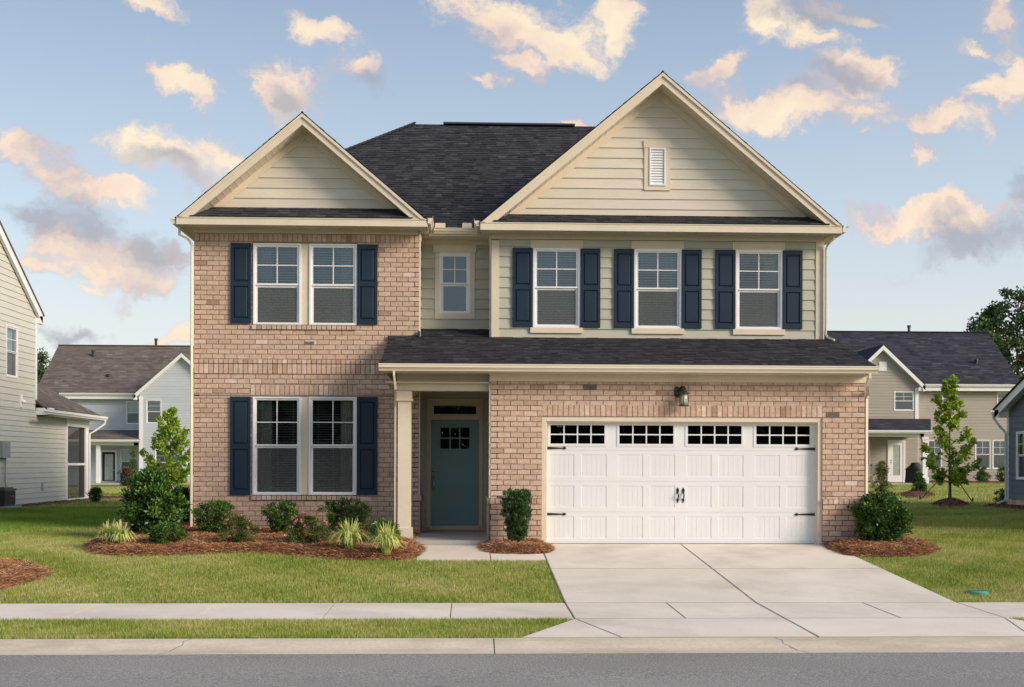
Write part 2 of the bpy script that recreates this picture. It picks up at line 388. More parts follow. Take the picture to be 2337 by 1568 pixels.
# ---- windows
def dh_window(parent, fx, Y, gx, upy, loy, glassm, seed=0, rec=.03, curtain=None, screen=True, blinds=True, vm=True, slat=.05, roomd=.8, tilt=25, frm=None, name='window', label=None):
    """double hung window. fx=(x0,y0,x1,y1) frame px; gx=(x0,x1) glass px; upy,loy=(y0,y1) of the two lights. frm: frame (O,U,D)+explicit metres when given"""
    if frm is None:
        U0, U1, W0, W1 = rect(*fx, Y); g0, g1, a0, a1 = rect(gx[0], upy[0], gx[1], upy[1], Y); _, _, b0, b1 = rect(gx[0], loy[0], gx[1], loy[1], Y); f = fr(Y)
    else:
        (U0, U1, W0, W1, g0, g1, a0, a1, b0, b1), f = frm
    mb = MB(**f)
    # outer flange, step, sashes
    def ring(o, i, d0, d1, mbx=mb):
        mbx.box(o[0], o[1], d0, d1, i[3], o[3]); mbx.box(o[0], o[1], d0, d1, o[2], i[2])
        mbx.box(o[0], i[0], d0, d1, i[2], i[3]); mbx.box(i[1], o[1], d0, d1, i[2], i[3])
    fw = (g0-U0)*.45
    ring((U0, U1, W0, W1), (U0+fw, U1-fw, W0+fw, W1-fw), -.08, rec)
    ring((U0+fw, U1-fw, W0+fw, W1-fw), (U0+fw*1.25, U1-fw*1.25, W0+fw*1.25, W1-fw*1.25), -.08, rec-.012)
    i = (U0+fw*1.25, U1-fw*1.25)
    ring((i[0], i[1], a0-(a0-b1)*.55, W1-fw*1.25), (g0, g1, a0, a1), -.05, rec-.022)
    ring((i[0], i[1], W0+fw*1.25, a0-(a0-b1)*.55-.002), (g0+.008, g1-.008, b0, b1), -.07, rec-.040)
    mb.box(i[0], i[1], -.02, rec-.012, a0-(a0-b1)*.45, a0-.004)      # meeting rail lip
    w = mb.build(name, M['white'], parent)
    if label: w['label'] = label
    p = MB(**f); dg = rec-.036
    p.poly([(g0, dg, a0), (g1, dg, a0), (g1, dg, a1), (g0, dg, a1)]); p.build('upper_pane', glassm, w)
    p = MB(**f); dl = rec-.058
    p.poly([(g0, dl, b0), (g1, dl, b0), (g1, dl, b1), (g0, dl, b1)]); p.build('lower_pane', glassm, w)
    m2 = MB(**f); t = .009
    if vm: m2.box((g0+g1)/2-t, (g0+g1)/2+t, dg+.002, dg+.010, a0, a1)
    m2.box(g0, g1, dg+.002, dg+.009, (a0+a1)/2-t, (a0+a1)/2+t); m2.build('muntin', M['white'], w)
    if screen:
        s = MB(**f); s.poly([(g0, rec-.045, b0), (g1, rec-.045, b0), (g1, rec-.045, b1), (g0, rec-.045, b1)]); s.build('insect_screen', M['screen'], w)
    if blinds:
        b = MB(**f); r = random.Random(seed); z = a1-.02; an = math.radians(tilt)
        while z > b0+.01:
            dz = .022*math.sin(an)+r.uniform(-.001, .001); dd = .022*math.cos(an)
            b.poly([(g0+.004, -.13+dd, z-dz), (g1-.004, -.13+dd, z-dz), (g1-.004, -.13-dd, z+dz), (g0+.004, -.13-dd, z+dz)])
            z -= slat
        for q in (.12, .5, .88):
            u = lerp(g0, g1, q); b.box(u-.002, u+.002, -.106, -.104, b0, a1)
        b.build('blind', M['blind'], w)
    if curtain:
        for side in curtain:
            c = MB(**f); n = 22
            u0 = g0-.02 if side == 'L' else g1-.26; ww = .28
            pts = [(u0+ww*k/n, -.19+.025*math.sin(k*1.7)) for k in range(n+1)]
            for k in range(n):
                a, e = pts[k], pts[k+1]
                c.poly([(a[0], a[1], b0-.05), (e[0], e[1], b0-.05), (e[0], e[1], a1+.05), (a[0], a[1], a1+.05)])
            c.build('curtain', M['curtain'], w, smooth=True)
    rm = MB(**f); e = .25
    A, B_, C_, D_ = U0-e*.2, U1+e*.2, W0-e*.2, W1+e*.2
    rm.poly([(A, -roomd, C_), (B_, -roomd, C_), (B_, -roomd, D_), (A, -roomd, D_)])
    for q in (((A, C_), (B_, C_)), ((B_, C_), (B_, D_)), ((B_, D_), (A, D_)), ((A, D_), (A, C_))):
        rm.poly([(q[0][0], -.081, q[0][1]), (q[1][0], -.081, q[1][1]), (q[1][0], -roomd, q[1][1]), (q[0][0], -roomd, q[0][1])])
    rm.build('room_interior', M['interior'], w)
    return w
def shutter(x0, y0, x1, y1, Y, mid):
    U0, U1, W0, W1 = rect(x0, y0, x1, y1, Y); mb = MB(**fr(Y)); h = W1-W0; t = .052; zm = at(x0, mid, Y).z
    d0, d1 = .012, .050
    mb.box(U0, U0+t, d0, d1, W0, W1); mb.box(U1-t, U1, d0, d1, W0, W1)
    mb.box(U0+t, U1-t, d0, d1-.003, W1-.085, W1); mb.box(U0+t, U1-t, d0, d1-.003, W0, W0+.095); mb.box(U0+t, U1-t, d0, d1-.003, zm-.045, zm+.045)
    for a, b in ((W0+.095, zm-.045), (zm+.045, W1-.085)):
        mb.box(U0+t, U1-t, d0, d1-.024, a, b)
        i = .012; j = .034
        o = [(U0+t+i, a+i), (U1-t-i, a+i), (U1-t-i, b-i), (U0+t+i, b-i)]; n = [(U0+t+j, a+j), (U1-t-j, a+j), (U1-t-j, b-j), (U0+t+j, b-j)]
        for k in range(4):
            p, q, r_, s_ = o[k], o[(k+1) % 4], n[(k+1) % 4], n[k]
            mb.poly([(p[0], d1-.023, p[1]), (q[0], d1-.023, q[1]), (r_[0], d1-.008, r_[1]), (s_[0], d1-.008, s_[1])])
        mb.poly([(x, d1-.008, z) for x, z in n])
    for u in (U0+t/2, U1-t/2):
        for w in (W0+.12, zm, W1-.12): mb.tube([mb.P(u, d1, w), mb.P(u, d1+.004, w)], .007, 8)
    mb.build('shutter', M['navy'], house)
# ---- left brick wing (plane YW)
opU = rect(576, 554.5, 815.5, 742, YW); opL = rect(575.5, 904.5, 815, 1130.5, YW)
zt = at(700, 533.5, YW).z
def R4(*a): return rect(*a)
silU = R4(575, 742, 814, 753, YW); silL = R4(574, 1130.5, 813.8, 1141.5, YW)
band = R4(443, 830.6, 900, 854, YW); rowl = R4(443, 820.2, 900, 830.6, YW); sold = R4(572, 878, 816, 902.5, YW); top = R4(443, 534, 953, 552.5, YW)
mb = MB(**fr(YW))
panel(mb, XL, XW1, ZB, zt+.25, [opU, opL], 0, .12, mi=1)
mask = [opU, opL, silU, silL, (XL, XW1, band[2], rowl[3]), sold, (XL, XW1, top[2], top[3]+1)]
bricks(mb, XL, XW1, ZB, band[2], mask, 0, 1, base=band[2]-40*BH); bricks(mb, XL, XW1, rowl[3], top[2], mask, 0, 2, base=top[2]-30*BH)
soldiers(mb, XL, XW1, band[2], band[3], .018, 3, depth=.05); soldiers(mb, XL, XW1, rowl[2], rowl[3], .030, 4, depth=.06)
soldiers(mb, sold[0], sold[1], sold[2], sold[3], 0, 5); soldiers(mb, XL, XW1, top[2], top[3], 0, 6)
soldiers(mb, silU[0], silU[1], silU[2], silU[3], .03, 7, depth=.09); soldiers(mb, silL[0], silL[1], silL[2], silL[3], .03, 8, depth=.09)
# scarred brick in the wing
for x in (694, 706):
    a = R4(x, 779.5, x+11, 787.5, YW); mb.box(a[0], a[1], 0, .011, a[2], a[3], 0, 2)
# return on the porch side and left side wall
ww = MB(O=(XW1, YW, 0), U=(0, 1, 0), D=(1, 0, 0))
mb.frame((XW1, YW, 0), (0, 1, 0), (1, 0, 0)); panel(mb, 0, YD-YW, ZB, at(957, 1131, YW).z, (), 0, .1, mi=1); bricks(mb, 0, YD-YW, ZB, at(957, 1131, YW).z, (), 0.0, 12, base=band[2]-40*BH)
mb.frame((XL, YW, 0), (0, -1, 0), (-1, 0, 0)); panel(mb, -12.5, 0, ZB, 5.95, (), 0, .1, mi=1); bricks(mb, -12.5, 0, ZB, 5.95, (), 0, 13, base=band[2]-40*BH)
bm_ = [M['brick'], M['mortar'], M['brick_dark']]
mb.build('brick_wall', bm_, house)
# pier of the porch wainscot
# ---- garage front
opG = R4(1236.8, 951.5, 1876.5, 1246, YG); gs = R4(1236.8, 924, 1876.5, 951.5, YG)
zg = at(1500, 872, YG).z; wt = R4(1119, 1138, 1975, 1151, YG)
mb = MB(**fr(YG)); panel(mb, XG0, XG1, ZB, zg+.35, [opG], 0, .14, mi=1)
gm = [opG, gs, (XG0, XG1, wt[2], wt[3])]
bricks(mb, XG0, XG1, wt[3], zg+.02, gm, 0, 21, base=gs[2]-30*BH)
bricks(mb, XG0, opG[0], ZB, wt[2], [], .02, 22, base=wt[2]-20*BH); bricks(mb, opG[1], XG1, ZB, wt[2], [], .02, 23, base=wt[2]-20*BH)
soldiers(mb, gs[0], gs[1], gs[2], gs[3], 0, 24)
soldiers(mb, XG0-.01, opG[0], wt[2], wt[3], .035, 25, depth=.06); soldiers(mb, opG[1], XG1+.01, wt[2], wt[3], .035, 26, depth=.06)
mb.frame((XG1, 0, 0), (0, 1, 0), (1, 0, 0)); panel(mb, 0, 14.5, ZB, 3.0, (), 0, .1, mi=1); bricks(mb, 0, 14.5, ZB, 3.0, (), 0, 27, base=gs[2]-30*BH)
mb.frame((XG0, 0, 0), (0, -1, 0), (-1, 0, 0)); zw = wt[2]
panel(mb, -YD, 0, ZB, zw, (), .03, .1, mi=1); bricks(mb, -YD, 0, ZB, zw, (), .03, 28, base=wt[2]-20*BH); soldiers(mb, -YD, 0, zw, zw+.1, .045, 29, depth=.08)
mb.build('brick_facing', bm_, house)
# ---- sage siding walls
sg = MB(**fr(YW)); zs0 = at(1500, 772.5, YW).z; zs1 = at(1500, 551, YW).z
W1f = R4(1216, 566.8, 1324, 748, YW); W2f = R4(1446.8, 569.3, 1555, 750, YW); W3f = R4(1678, 571.6, 1785, 751.8, YW)
panel(sg, XU0, XU1, 3.3, 6.2, [W1f, W2f, W3f], 0, .12)
siding(sg, XU0, XU1, zs0, zs1, [W1f, W2f, W3f], 0, .198, base=at(1500, 750, YW).z-.02-.198, seed=1)
YRw = R4(1002.5, 576.5, 1072.7, 715, YR)
sg.frame(**fr(YR)); panel(sg, XW1, XU0, 3.5, 6.2, [YRw], 0, .12); siding(sg, XW1, XU0, 3.9, at(1040, 557, YR).z, [YRw], 0, .2, seed=2, base=at(1040, 728, YR).z)
sg.frame((XW1, YW, 0), (0, 1, 0), (1, 0, 0)); siding(sg, 0, .8, 3.7, 5.95, (), 0, .198, seed=3); panel(sg, 0, .8, 3.5, 6.1)
sg.frame((XU0, YW, 0), (0, -1, 0), (-1, 0, 0)); siding(sg, -.8, 0, 3.7, 5.95, (), 0, .198, seed=4); panel(sg, -.8, 0, 3.5, 6.1)
sg.frame((XU1, YW, 0), (0, 1, 0), (1, 0, 0)); panel(sg, 0, 12.5, 2.9, 6.0); siding(sg, 0, 12.5, 3.0, 5.95, (), 0, .198, seed=6)
sg.frame((0, 14.5, 0), (-1, 0, 0), (0, 1, 0)); panel(sg, -XU1, -XL, ZB, 6.0); siding(sg, -XU1, -XL, .1, 6.0, (), 0, .198, seed=7)
# porch recess walls
sg.frame(**fr(YD)); opD = R4(974.7, 909, 1101.4, 1206, YD)
panel(sg, XW1-.1, XG0, ZB, 3.0, [opD], 0, .1); siding(sg, XW1, XG0, .3, 2.9, [opD], 0, .2, seed=8)
sg.frame((XW1, YW, 0), (0, 1, 0), (1, 0, 0)); zwp = at(957, 1131, YW).z; siding(sg, .03, 1., zwp, 2.9, (), -.02, .2, seed=9); panel(sg, 0, 1., zwp, 3.0, (), -.02)
sg.frame((XG0, 0, 0), (0, -1, 0), (-1, 0, 0)); siding(sg, -YD, 0, zw+.1, 2.9, (), -.02, .2, seed=10); panel(sg, -YD, 0, zw+.1, 3.0, (), -.03)
sg.build('siding_wall', M['sage'], house)
# ---- trim boards
tr = MB(**fr(YW))
def tb(x0, y0, x1, y1, Y, d0=0., d1=.026, nm='frieze_board', e=(0, 0, 0, 0)):
    m_ = MB(**fr(Y)); a = rect(x0, y0, x1, y1, Y); m_.box(a[0]-e[0], a[1]+e[1], d0, d1, a[2]-e[2], a[3]+e[3]); return m_.build(nm, M['cream'], house)
tb(441.2, 517, 955, 534, YW, 0, .045, e=(0, 0, 0, .03)); tb(1121, 531, 1878.5, 549, YW, 0, .042, e=(0, 0, 0, .03))
tb(955, 541, 1121, 559, YR, 0, .03)
for (a, b, c, d_) in ((1210.7, 548.3, 1330, 567), (1441, 550.8, 1560.5, 569.3), (1671.5, 553, 1790, 571.6)): tb(a, b, c, d_, YW, 0, .030, 'window_header')
for (a, b, c, d_) in ((1210, 748.2, 1329.5, 760.5), (1441, 750, 1560.5, 762.3), (1672, 752, 1790.7, 764.5)): tb(a, b, c, d_, YW, 0, .045, 'window_sill')
tr.frame(**fr(YW)); c0 = R4(1121.5, 549, 1138.6, 770, YW); c1 = R4(1861, 552, 1878.2, 774, YW)
zc = zs0-.01
tr.box(c0[0], c0[1], 0, .030, zc, c0[3]); tr.build('corner_board', M['cream'], house); tr = MB(**fr(YW)); tr.box(c1[0], c1[1], 0, .030, zc-.01, c1[3]); tr.build('corner_board', M['cream'], house); tr = MB()
def cb1(O, U, D, *bx, nm='corner_board'):
    for q in bx: t = MB(O, U, D); t.box(*q); t.build(nm, M['cream'], house)
cb1((XU1, YW, 0), (0, 1, 0), (1, 0, 0), (0, .14, 0, .028, 3.0, 5.8)); cb1((XU1, YW, 0), (0, 1, 0), (1, 0, 0), (0, 12.5, 0, .03, 5.8, 6.0), nm='frieze_board')
cb1((XU0, YW, 0), (0, -1, 0), (-1, 0, 0), (-.12, 0, 0, .028, 3.8, 5.75)); cb1((XU0, YW, 0), (0, -1, 0), (-1, 0, 0), (-.8, 0, 0, .03, 5.75, 5.95), nm='frieze_board')
cb1((XW1, YW, 0), (0, 1, 0), (1, 0, 0), (0, .10, 0, .028, 3.6, 5.75), (0, .045, -.02, .028, zwp+.001, 2.9)); cb1((XW1, YW, 0), (0, 1, 0), (1, 0, 0), (0, .8, 0, .03, 5.75, 5.95), nm='frieze_board')
tr.frame((XG0, 0, 0), (0, -1, 0), (-1, 0, 0)); tr.box(-.045, 0, -.03, .028, zw+.1, 2.9)
tr.build('corner_board', M['cream'], house)
# recess window casing
tb(989, 559.5, 1087, 577, YR, 0, .045, 'window_header'); tb(993, 577, 1002.5, 728, YR, 0, .030, 'window_casing'); tb(1072.7, 577, 1083.5, 728, YR, 0, .030, 'window_casing'); tb(1002.5, 715, 1072.7, 728, YR, 0, .030, 'window_sill')
# mullions of paired windows
tb(686.5, 556, 706.5, 741, YW, -.06, .005, 'mullion'); tb(686, 905.5, 705, 1129, YW, -.06, .005, 'mullion')
# garage frieze, garage casing
tr = MB()
tr.frame(**fr(YG)); fz = R4(1117.5, 853, 1976, 872, YG); tr.box(fz[0], fz[1], 0, .032, fz[2], fz[3]+.15)
tr.frame((XG1, 0, 0), (0, 1, 0), (1, 0, 0)); tr.box(0, 2.0, 0, .03, fz[2], fz[3]+.1); tr.build('frieze_board', M['cream'], house); tr = MB()
tr.frame(**fr(YG)); jw = .075
tr.box(opG[0], opG[0]+jw, -.16, -.015, .0, opG[3]); tr.box(opG[1]-jw, opG[1], -.16, -.015, .0, opG[3]); tr.box(opG[0]+jw, opG[1]-jw, -.16, -.015, opG[3]-.085, opG[3])
tr.box(opG[0]+jw, opG[0]+jw+.02, -.17, -.05, 0, opG[3]-.085); tr.box(opG[1]-jw-.02, opG[1]-jw, -.17, -.05, 0, opG[3]-.085); tr.box(opG[0]+jw+.02, opG[1]-jw-.02, -.17, -.05, opG[3]-.11, opG[3]-.085)
tr.build('garage_casing', M['cream'], house)
# ---- windows
lw1 = dh_window(house, (578.2, 555.6, 687.2, 741), YW, (586.8, 678.6), (563.9, 647), (656, 736.5), M['glass_up'], 1, curtain='L', tilt=40)
lw2 = dh_window(house, (706.2, 557, 815, 742), YW, (714.8, 806.6), (565.2, 648.5), (657.5, 738), M['glass_up'], 2, curtain='R', tilt=40)
dh_window(house, (577, 905.4, 687, 1129.5), YW, (586, 678.4), (913.4, 1014), (1022.5, 1123), M['glass'], 3, curtain='L', slat=.0485, tilt=12)
dh_window(house, (704.8, 905.8, 814.5, 1129.5), YW, (713.6, 806), (913.8, 1014), (1022.5, 1123), M['glass'], 4, curtain='R', slat=.0485, tilt=12)
for k, (a, y0, b, y1) in enumerate(((1216.2, 566.6, 1324, 748), (1446.8, 569.2, 1555, 750), (1678, 571.7, 1785, 751.8))):
    dh_window(house, (a, y0, b, y1), YW, (a+9.3, b-8.8), (y0+7.5, y0+87.5), (y0+95.5, y0+174), M['glass_up'], 5+k, curtain=(None, None, 'R')[k], tilt=40)
dh_window(house, (1002.6, 576.6, 1072.6, 715), YR, (1011, 1064.6), (585.7, 645.4), (653.5, 710), M['glass_up'], 9, blinds=False, screen=False, label='narrow window without blinds')
for s in ((527.4, 555.6, 573.9, 738, 648), (815.9, 558.8, 861.8, 740.6, 649), (526.2, 905.4, 572.4, 1129.4, 1019), (814.9, 906.5, 861.2, 1129.2, 1019.5),
          (1169.8, 566.4, 1215.6, 746.5, 656), (1324.6, 568, 1369.6, 748, 657), (1401, 569, 1446.4, 748.8, 658.5), (1555.4, 570.6, 1600.4, 749.8, 659.5),
          (1632, 571, 1677.6, 750.4, 660.5), (1786, 572.4, 1830, 751.2, 662)):
    shutter(*s[:4], YW, s[4])
# ---- lower roof
ZE = at(1400, 831.5, -.35).z; SL = (at(1400, 772.5, YW).z-ZE)/2.35
XR0 = at(869, 831, -.35).x; XR1 = at(1997.5, 834, -.35).x
def zlow(y): return ZE+SL*(y+.35)
rf = MB()
slab(rf, [(XR0, -.35, ZE), (XR1, -.35, ZE), (XR1, YW, zlow(YW)), (XR0, YW, zlow(YW))], .05, .1)
slab(rf, [(XW1, YW, zlow(YW)), (XU0, YW, zlow(YW)), (XU0, YR, zlow(YR)), (XW1, YR, zlow(YR))], .05, .1)
slab(rf, [(XU1, YW, zlow(YW)), (XR1, YW, zlow(YW)), (XR1, 4.5, zlow(YW)), (XU1, 4.5, zlow(YW))], .05, .1)
Vd = Vector((0, 1, SL)).normalized(); vm1 = 2.35/Vd.y; vm2 = 3.15/Vd.y
shingles(rf, (0, -.37, ZE-.004), (1, 0, 0), Vd, vm1, lambda v: (XR0-.01, XR1+.01), seed=1)
shingles(rf, (0, -.37, ZE-.004), (1, 0, 0), Vd, vm2, lambda v: (XW1, XU0) if v > vm1-.02 else (9, -9), seed=2)
rf.build('porch_roof', M['shingle'], house, )
# flashing step
fl = MB(**fr(YW)); a = R4(886, 767.5, 955, 781, YW)
fl.box(a[0], a[1]+.02, 0, .06, a[2]-.03, a[3]); fl.box(a[1]-.01, a[1]+.03, -.02, .09, a[2], a[3]+.09)
fl.build('roof_flashing', M['flash'], house)
# eave of the lower roof: gutter, sub fascia, soffit, beam
def kgutter(mbx, u0, u1, w1, h=.125, d=.115, d0=0.):       # K-style profile in current frame
    p = [(d0, w1-h), (d0+d*.55, w1-h), (d0+d*.62, w1-h*.8), (d0+d*.78, w1-h*.62), (d0+d*.92, w1-h*.5), (d0+d*.92, w1-h*.2), (d0+d, w1-h*.16), (d0+d, w1), (d0+d-.008, w1), (d0+d-.008, w1-.03), (d0, w1-.03)]
    mbx.uprism(p, u0, u1)
gt = MB(**fr(-.36)); gz0 = at(1400, 832.2, -.475).z
kgutter(gt, XR0-.03, XR1+.03, gz0, .122)
gut = gt.build('gutter', M['cream_gutter'], house)
sf = MB(**fr(-.35)); zsf = at(1400, 853, -.3).z
sf.box(XR0+.05, XR1-.05, -.02, .0, zsf+.005, ZE-.05)
sf.box(XR0+.05, XR1-.05, -.35, -.02, zsf+.012, zsf+.02)       # soffit
for k in range(int((XR1-XR0)/.16)):
    u = XR0+.1+k*.16; sf.box(u-.006, u+.006, -.33, -.03, zsf+.004, zsf+.012)
sf.box(XR0+.05, XG0, -3.4, -.35, 2.83, 2.85)                   # porch ceiling
for xx in (XR0+.05, XR1-.07):                                   # rake closing boards
    s_ = [(xx, -.35, zsf+.005), (xx, YW, zsf+.005), (xx, YW, zlow(YW)-.05), (xx, -.35, ZE-.05)]
    sf.wpoly(s_); sf.wpoly([Vector(q)+Vector((.02, 0, 0)) for q in s_]); sf.wpoly([s_[0], s_[1], Vector(s_[1])+Vector((.02, 0, 0)), Vector(s_[0])+Vector((.02, 0, 0))])
sf.build('soffit', M['cream'], house)
YC = .15
bmx = MB(**fr(YC)); a = R4(905.6, 852, 1119.4, 891.6, YC); bmx.box(a[0], XG0-.002, -.26, 0, a[2], a[3]+.1)
bmx.frame((a[0], YC, 0), (0, 1, 0), (-1, 0, 0)); bmx.box(.26, YW-YC, -.26, 0, a[2], a[3]+.1)
bmx.build('porch_beam', M['cream'], house)
cl = MB(**fr(YC)); s0 = R4(908, 893, 937.3, 1208, YC); cp = R4(905.3, 891.8, 940.3, 912.3, YC); bs = R4(904.7, 1205, 940.8, 1228, YC)
z0c = .03
cl.box(s0[0], s0[1], -.225, 0, z0c, s0[3]+.02); cl.box(cp[0], cp[1], -.25, .022, cp[2], cp[3]-.001); cl.box(cp[0]-.012, cp[1]+.012, -.262, .034, cp[2]-.02, cp[2]+.012)
cl.box(bs[0], bs[1], -.25, .024, z0c, bs[3])
cl.build('porch_column', M['cream'], house)
# ---- garage door
YGD = YG+.13
D0, D1, DW0, DW1 = rect(1243.8, 962.8, 1862, 1241, YGD); DW0 = max(DW0, .012)
gd = MB(**fr(YGD)); ys = [at(1550, y, YGD).z for y in (1240.5, 1168.8, 1098.8, 1028.4, 962)]
gx_ = lambda x, y=1100: at((2100+x*.599)/1.7527, y, YGD).x
gy_ = lambda y: at(1550, (1400+y*.599)/1.7527, YGD).z
prows = [(700, 848), (907, 1053), (1112, 1260)]; pcols = [(162, 329), (375, 545), (619, 788), (833, 1002), (1078, 1246), (1290, 1459), (1534, 1702), (1746, 1910)]
wgr = [(153, 547), (613, 1004), (1069, 1461), (1526, 1918)]; wgl = [(169, 530), (629, 990), (1086, 1445), (1543, 1901)]
for k in range(4):
    a, b = ys[k]+.0013, ys[k+1]-.0013
    if k < 3:
        y1, y0 = prows[2-k]; ops = [(gx_(c[0]), gx_(c[1]), gy_(y0), gy_(y1)) for c in pcols]
    else: ops = [(gx_(c[0]), gx_(c[1]), gy_(628), gy_(505)) for c in wgl]
    panel(gd, D0, D1, a, b, ops, 0, .03)
    if k < 3:
        for o in ops:
            w = o[1]-o[0]; i = .014
            for q in range(5):   # recessed tongue-and-groove planks
                p0 = o[0]+i+(w-2*i)*q/5; p1 = o[0]+i+(w-2*i)*(q+1)/5
                gd.box(p0+.002, p1-.002, -.02, -.004, o[2]+i, o[3]-i, back=False)
            gd.box(o[0], o[1], -.03, -.008, o[2], o[3], back=False)
            for (p, q, r_, s_) in (((o[0], o[2]), (o[1], o[2]), (o[1]-i, o[2]+i), (o[0]+i, o[2]+i)), ((o[1], o[3]), (o[0], o[3]), (o[0]+i, o[3]-i), (o[1]-i, o[3]-i)),
                                     ((o[0], o[3]), (o[0], o[2]), (o[0]+i, o[2]+i), (o[0]+i, o[3]-i)), ((o[1], o[2]), (o[1], o[3]), (o[1]-i, o[3]-i), (o[1]-i, o[2]+i))):
                gd.poly([(p[0], .001, p[1]), (q[0], .001, q[1]), (r_[0], -.0045, r_[1]), (s_[0], -.0045, s_[1])])
gd.box(D0, D1, -.05, -.02, ys[0], ys[3], back=False)
gdo = gd.build('garage_door', M['door_white'], house)
sl = MB(**fr(YGD)); sl.box(D0, D1, -.03, -.004, .002, ys[0]); sl.build('bottom_seal', M['flash'], gdo)
for (a, b), (g0, g1) in zip(wgr, wgl):
    fm = MB(**fr(YGD)); A, B_, C_, D_ = gx_(a), gx_(b), gy_(645), gy_(488); a_, b_, c_, d_ = gx_(g0), gx_(g1), gy_(628), gy_(505)
    fm.box(A, B_, .0, .010, d_, D_); fm.box(A, B_, .0, .010, C_, c_); fm.box(A, a_, 0, .010, c_, d_); fm.box(b_, B_, 0, .010, c_, d_)
    for q in (1, 2, 3):
        u = lerp(a_, b_, q/4); fm.box(u-.011, u+.011, -.012, .006, c_, d_)
    z = (c_+d_)/2
    for q in range(4): fm.box(lerp(a_, b_, q/4)+.011*(q > 0), lerp(a_, b_, (q+1)/4)-.011*(q < 3), -.012, .006, z-.011, z+.011)
    fo = fm.build('garage_window', M['door_white'], gdo)
    pn = MB(**fr(YGD)); pn.poly([(a_, -.014, c_), (b_, -.014, c_), (b_, -.014, d_), (a_, -.014, d_)]); pn.build('pane', M['glass_door'], gdo)
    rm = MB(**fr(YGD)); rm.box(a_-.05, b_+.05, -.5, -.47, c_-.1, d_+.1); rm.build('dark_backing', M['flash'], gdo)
for x0, x1, sgn in ((138, 278, 1), (1935, 1797, -1)):
    for y in (658, 1097):
        hb = MB(**fr(YGD)); z = gy_(y); a, b = gx_(x0), gx_(x1); L_ = b-a
        P_ = [(0, .024), (.80, .009), (.83, .02), (.90, .026), (.95, .012), (1., 0)]
        pts = [(a+L_*t, z+h) for t, h in P_]+[(a+L_*t, z-h) for t, h in reversed(P_)]
        if sgn > 0: pts = pts[::-1]
        hb.prism(pts, .002, .012)
        for t in (.08, .35): hb.tube([hb.P(a+L_*t, .012, z), hb.P(a+L_*t, .017, z)], .008, 8)
        hb.build('strap_hinge', M['black'], gdo)
for x in (1020, 1057):
    hd = MB(**fr(YGD)); u = gx_(x); z0 = gy_(1022); z1 = gy_(918); h = z1-z0
    hd.prism([(u, z0), (u+.018, z0+.04), (u+.02, z0+.06), (u+.008, z0+.085), (u-.008, z0+.085), (u-.02, z0+.06), (u-.018, z0+.04)], .002, .012)
    hd.prism([(u, z1), (u-.018, z1-.03), (u-.024, z1-.06), (u-.010, z1-.11), (u+.010, z1-.11), (u+.024, z1-.06), (u+.018, z1-.03)], .002, .012)
    hd.tube([hd.P(u, .012, z0+.06), hd.P(u+.002, .04, z0+.10), hd.P(u+.006, .046, z0+h*.5), hd.P(u+.003, .04, z1-.12), hd.P(u, .012, z1-.07)], [.009, .011, .013, .011, .009], 8)
    hd.build('door_handle', M['black'], gdo, smooth=True)
# ---- wall lantern
YLn = -.16; c = at(1561, 903, YLn); zb = at(1561, 927, YLn).z; ztp = at(1561, 880, YLn).z; H = ztp-zb
ln = MB(); r0 = .085
ln.lathe((c.x, YLn, zb), [(.04, -.005), (.092, 0), (.092, .012), (.075, .02)], 16)
ln.lathe((c.x, YLn, zb), [(.088, H*.60), (.118, H*.615), (.115, H*.64), (.078, H*.69), (.05, H*.76), (.032, H*.83), (.045, H*.85), (.045, H*.87), (.02, H*.92), (.008, H*.96), (.012, H*.975), (.004, H)], 16)
for k in range(6):
    a = math.pi*2*k/6+.3; x = c.x+.082*math.cos(a); y = YLn+.082*math.sin(a)
    ln.tube([(x, y, zb+.01), (x, y, zb+H*.61)], .006, 6)
ln.tube([(c.x-.045, -.01, zb+H*.72), (c.x-.05, -.07, zb+H*.86), (c.x-.03, -.12, zb+H*.95), (c.x, YLn, zb+H*.9)], [.03, .026, .022, .014], 8)
ln.frame(**fr(0)); ln.prism([(c.x-.10+.055*math.cos(a)*1., zb+H*.72+.10*math.sin(a)) for a in [math.pi*2*k/14 for k in range(14)]], .005, .035)
lo = ln.build('wall_lantern', M['bronze'], house, smooth=False)
lg = MB(); lg.lathe((c.x, YLn, zb), [(.058, .012), (.064, H*.3), (.064, H*.6)], 14); lg.build('lamp_glass', M['lampglass'], lo, smooth=True)
# ---- front door
dr = MB(**fr(YD)); cs = R4(974.9, 910, 1101.2, 1206, YD)
td = R4(983.8, 958.9, 1092.3, 1199, YD); tg = R4((1450+447*.638)/1.7527, (1250+583*.638)/1.7527, (1450+713*.638)/1.7527, (1250+637*.638)/1.7527, YD)
ci = MB(**fr(YD)); cw = .075
ci.box(cs[0], td[0]-.004, -.1, .035, cs[2]-.02, cs[3]); ci.box(td[1]+.004, cs[1], -.1, .035, cs[2]-.02, cs[3]); ci.box(td[0]-.004, td[1]+.004, -.1, .035, tg[3]+.13, cs[3])
ci.box(td[0]-.004, td[1]+.004, -.1, .020, td[3]+.004, tg[2]-.03); ci.box(td[0]-.004, tg[0], -.1, .02, tg[2]-.03, tg[3]+.13); ci.box(tg[1], td[1]+.004, -.1, .02, tg[2]-.03, tg[3]+.13)
ci.box(tg[0], tg[1], -.1, .014, tg[3], tg[3]+.13); ci.box(tg[0], tg[1], -.1, .014, tg[2]-.03, tg[2])
ci.box(td[0]-.02, td[1]+.02, -.1, .06, cs[2]-.02, td[2]-.004)
cio = ci.build('door_casing', mat('casing_paint', [(.62, .54, .40)], .5, .35, namt=.04), house)
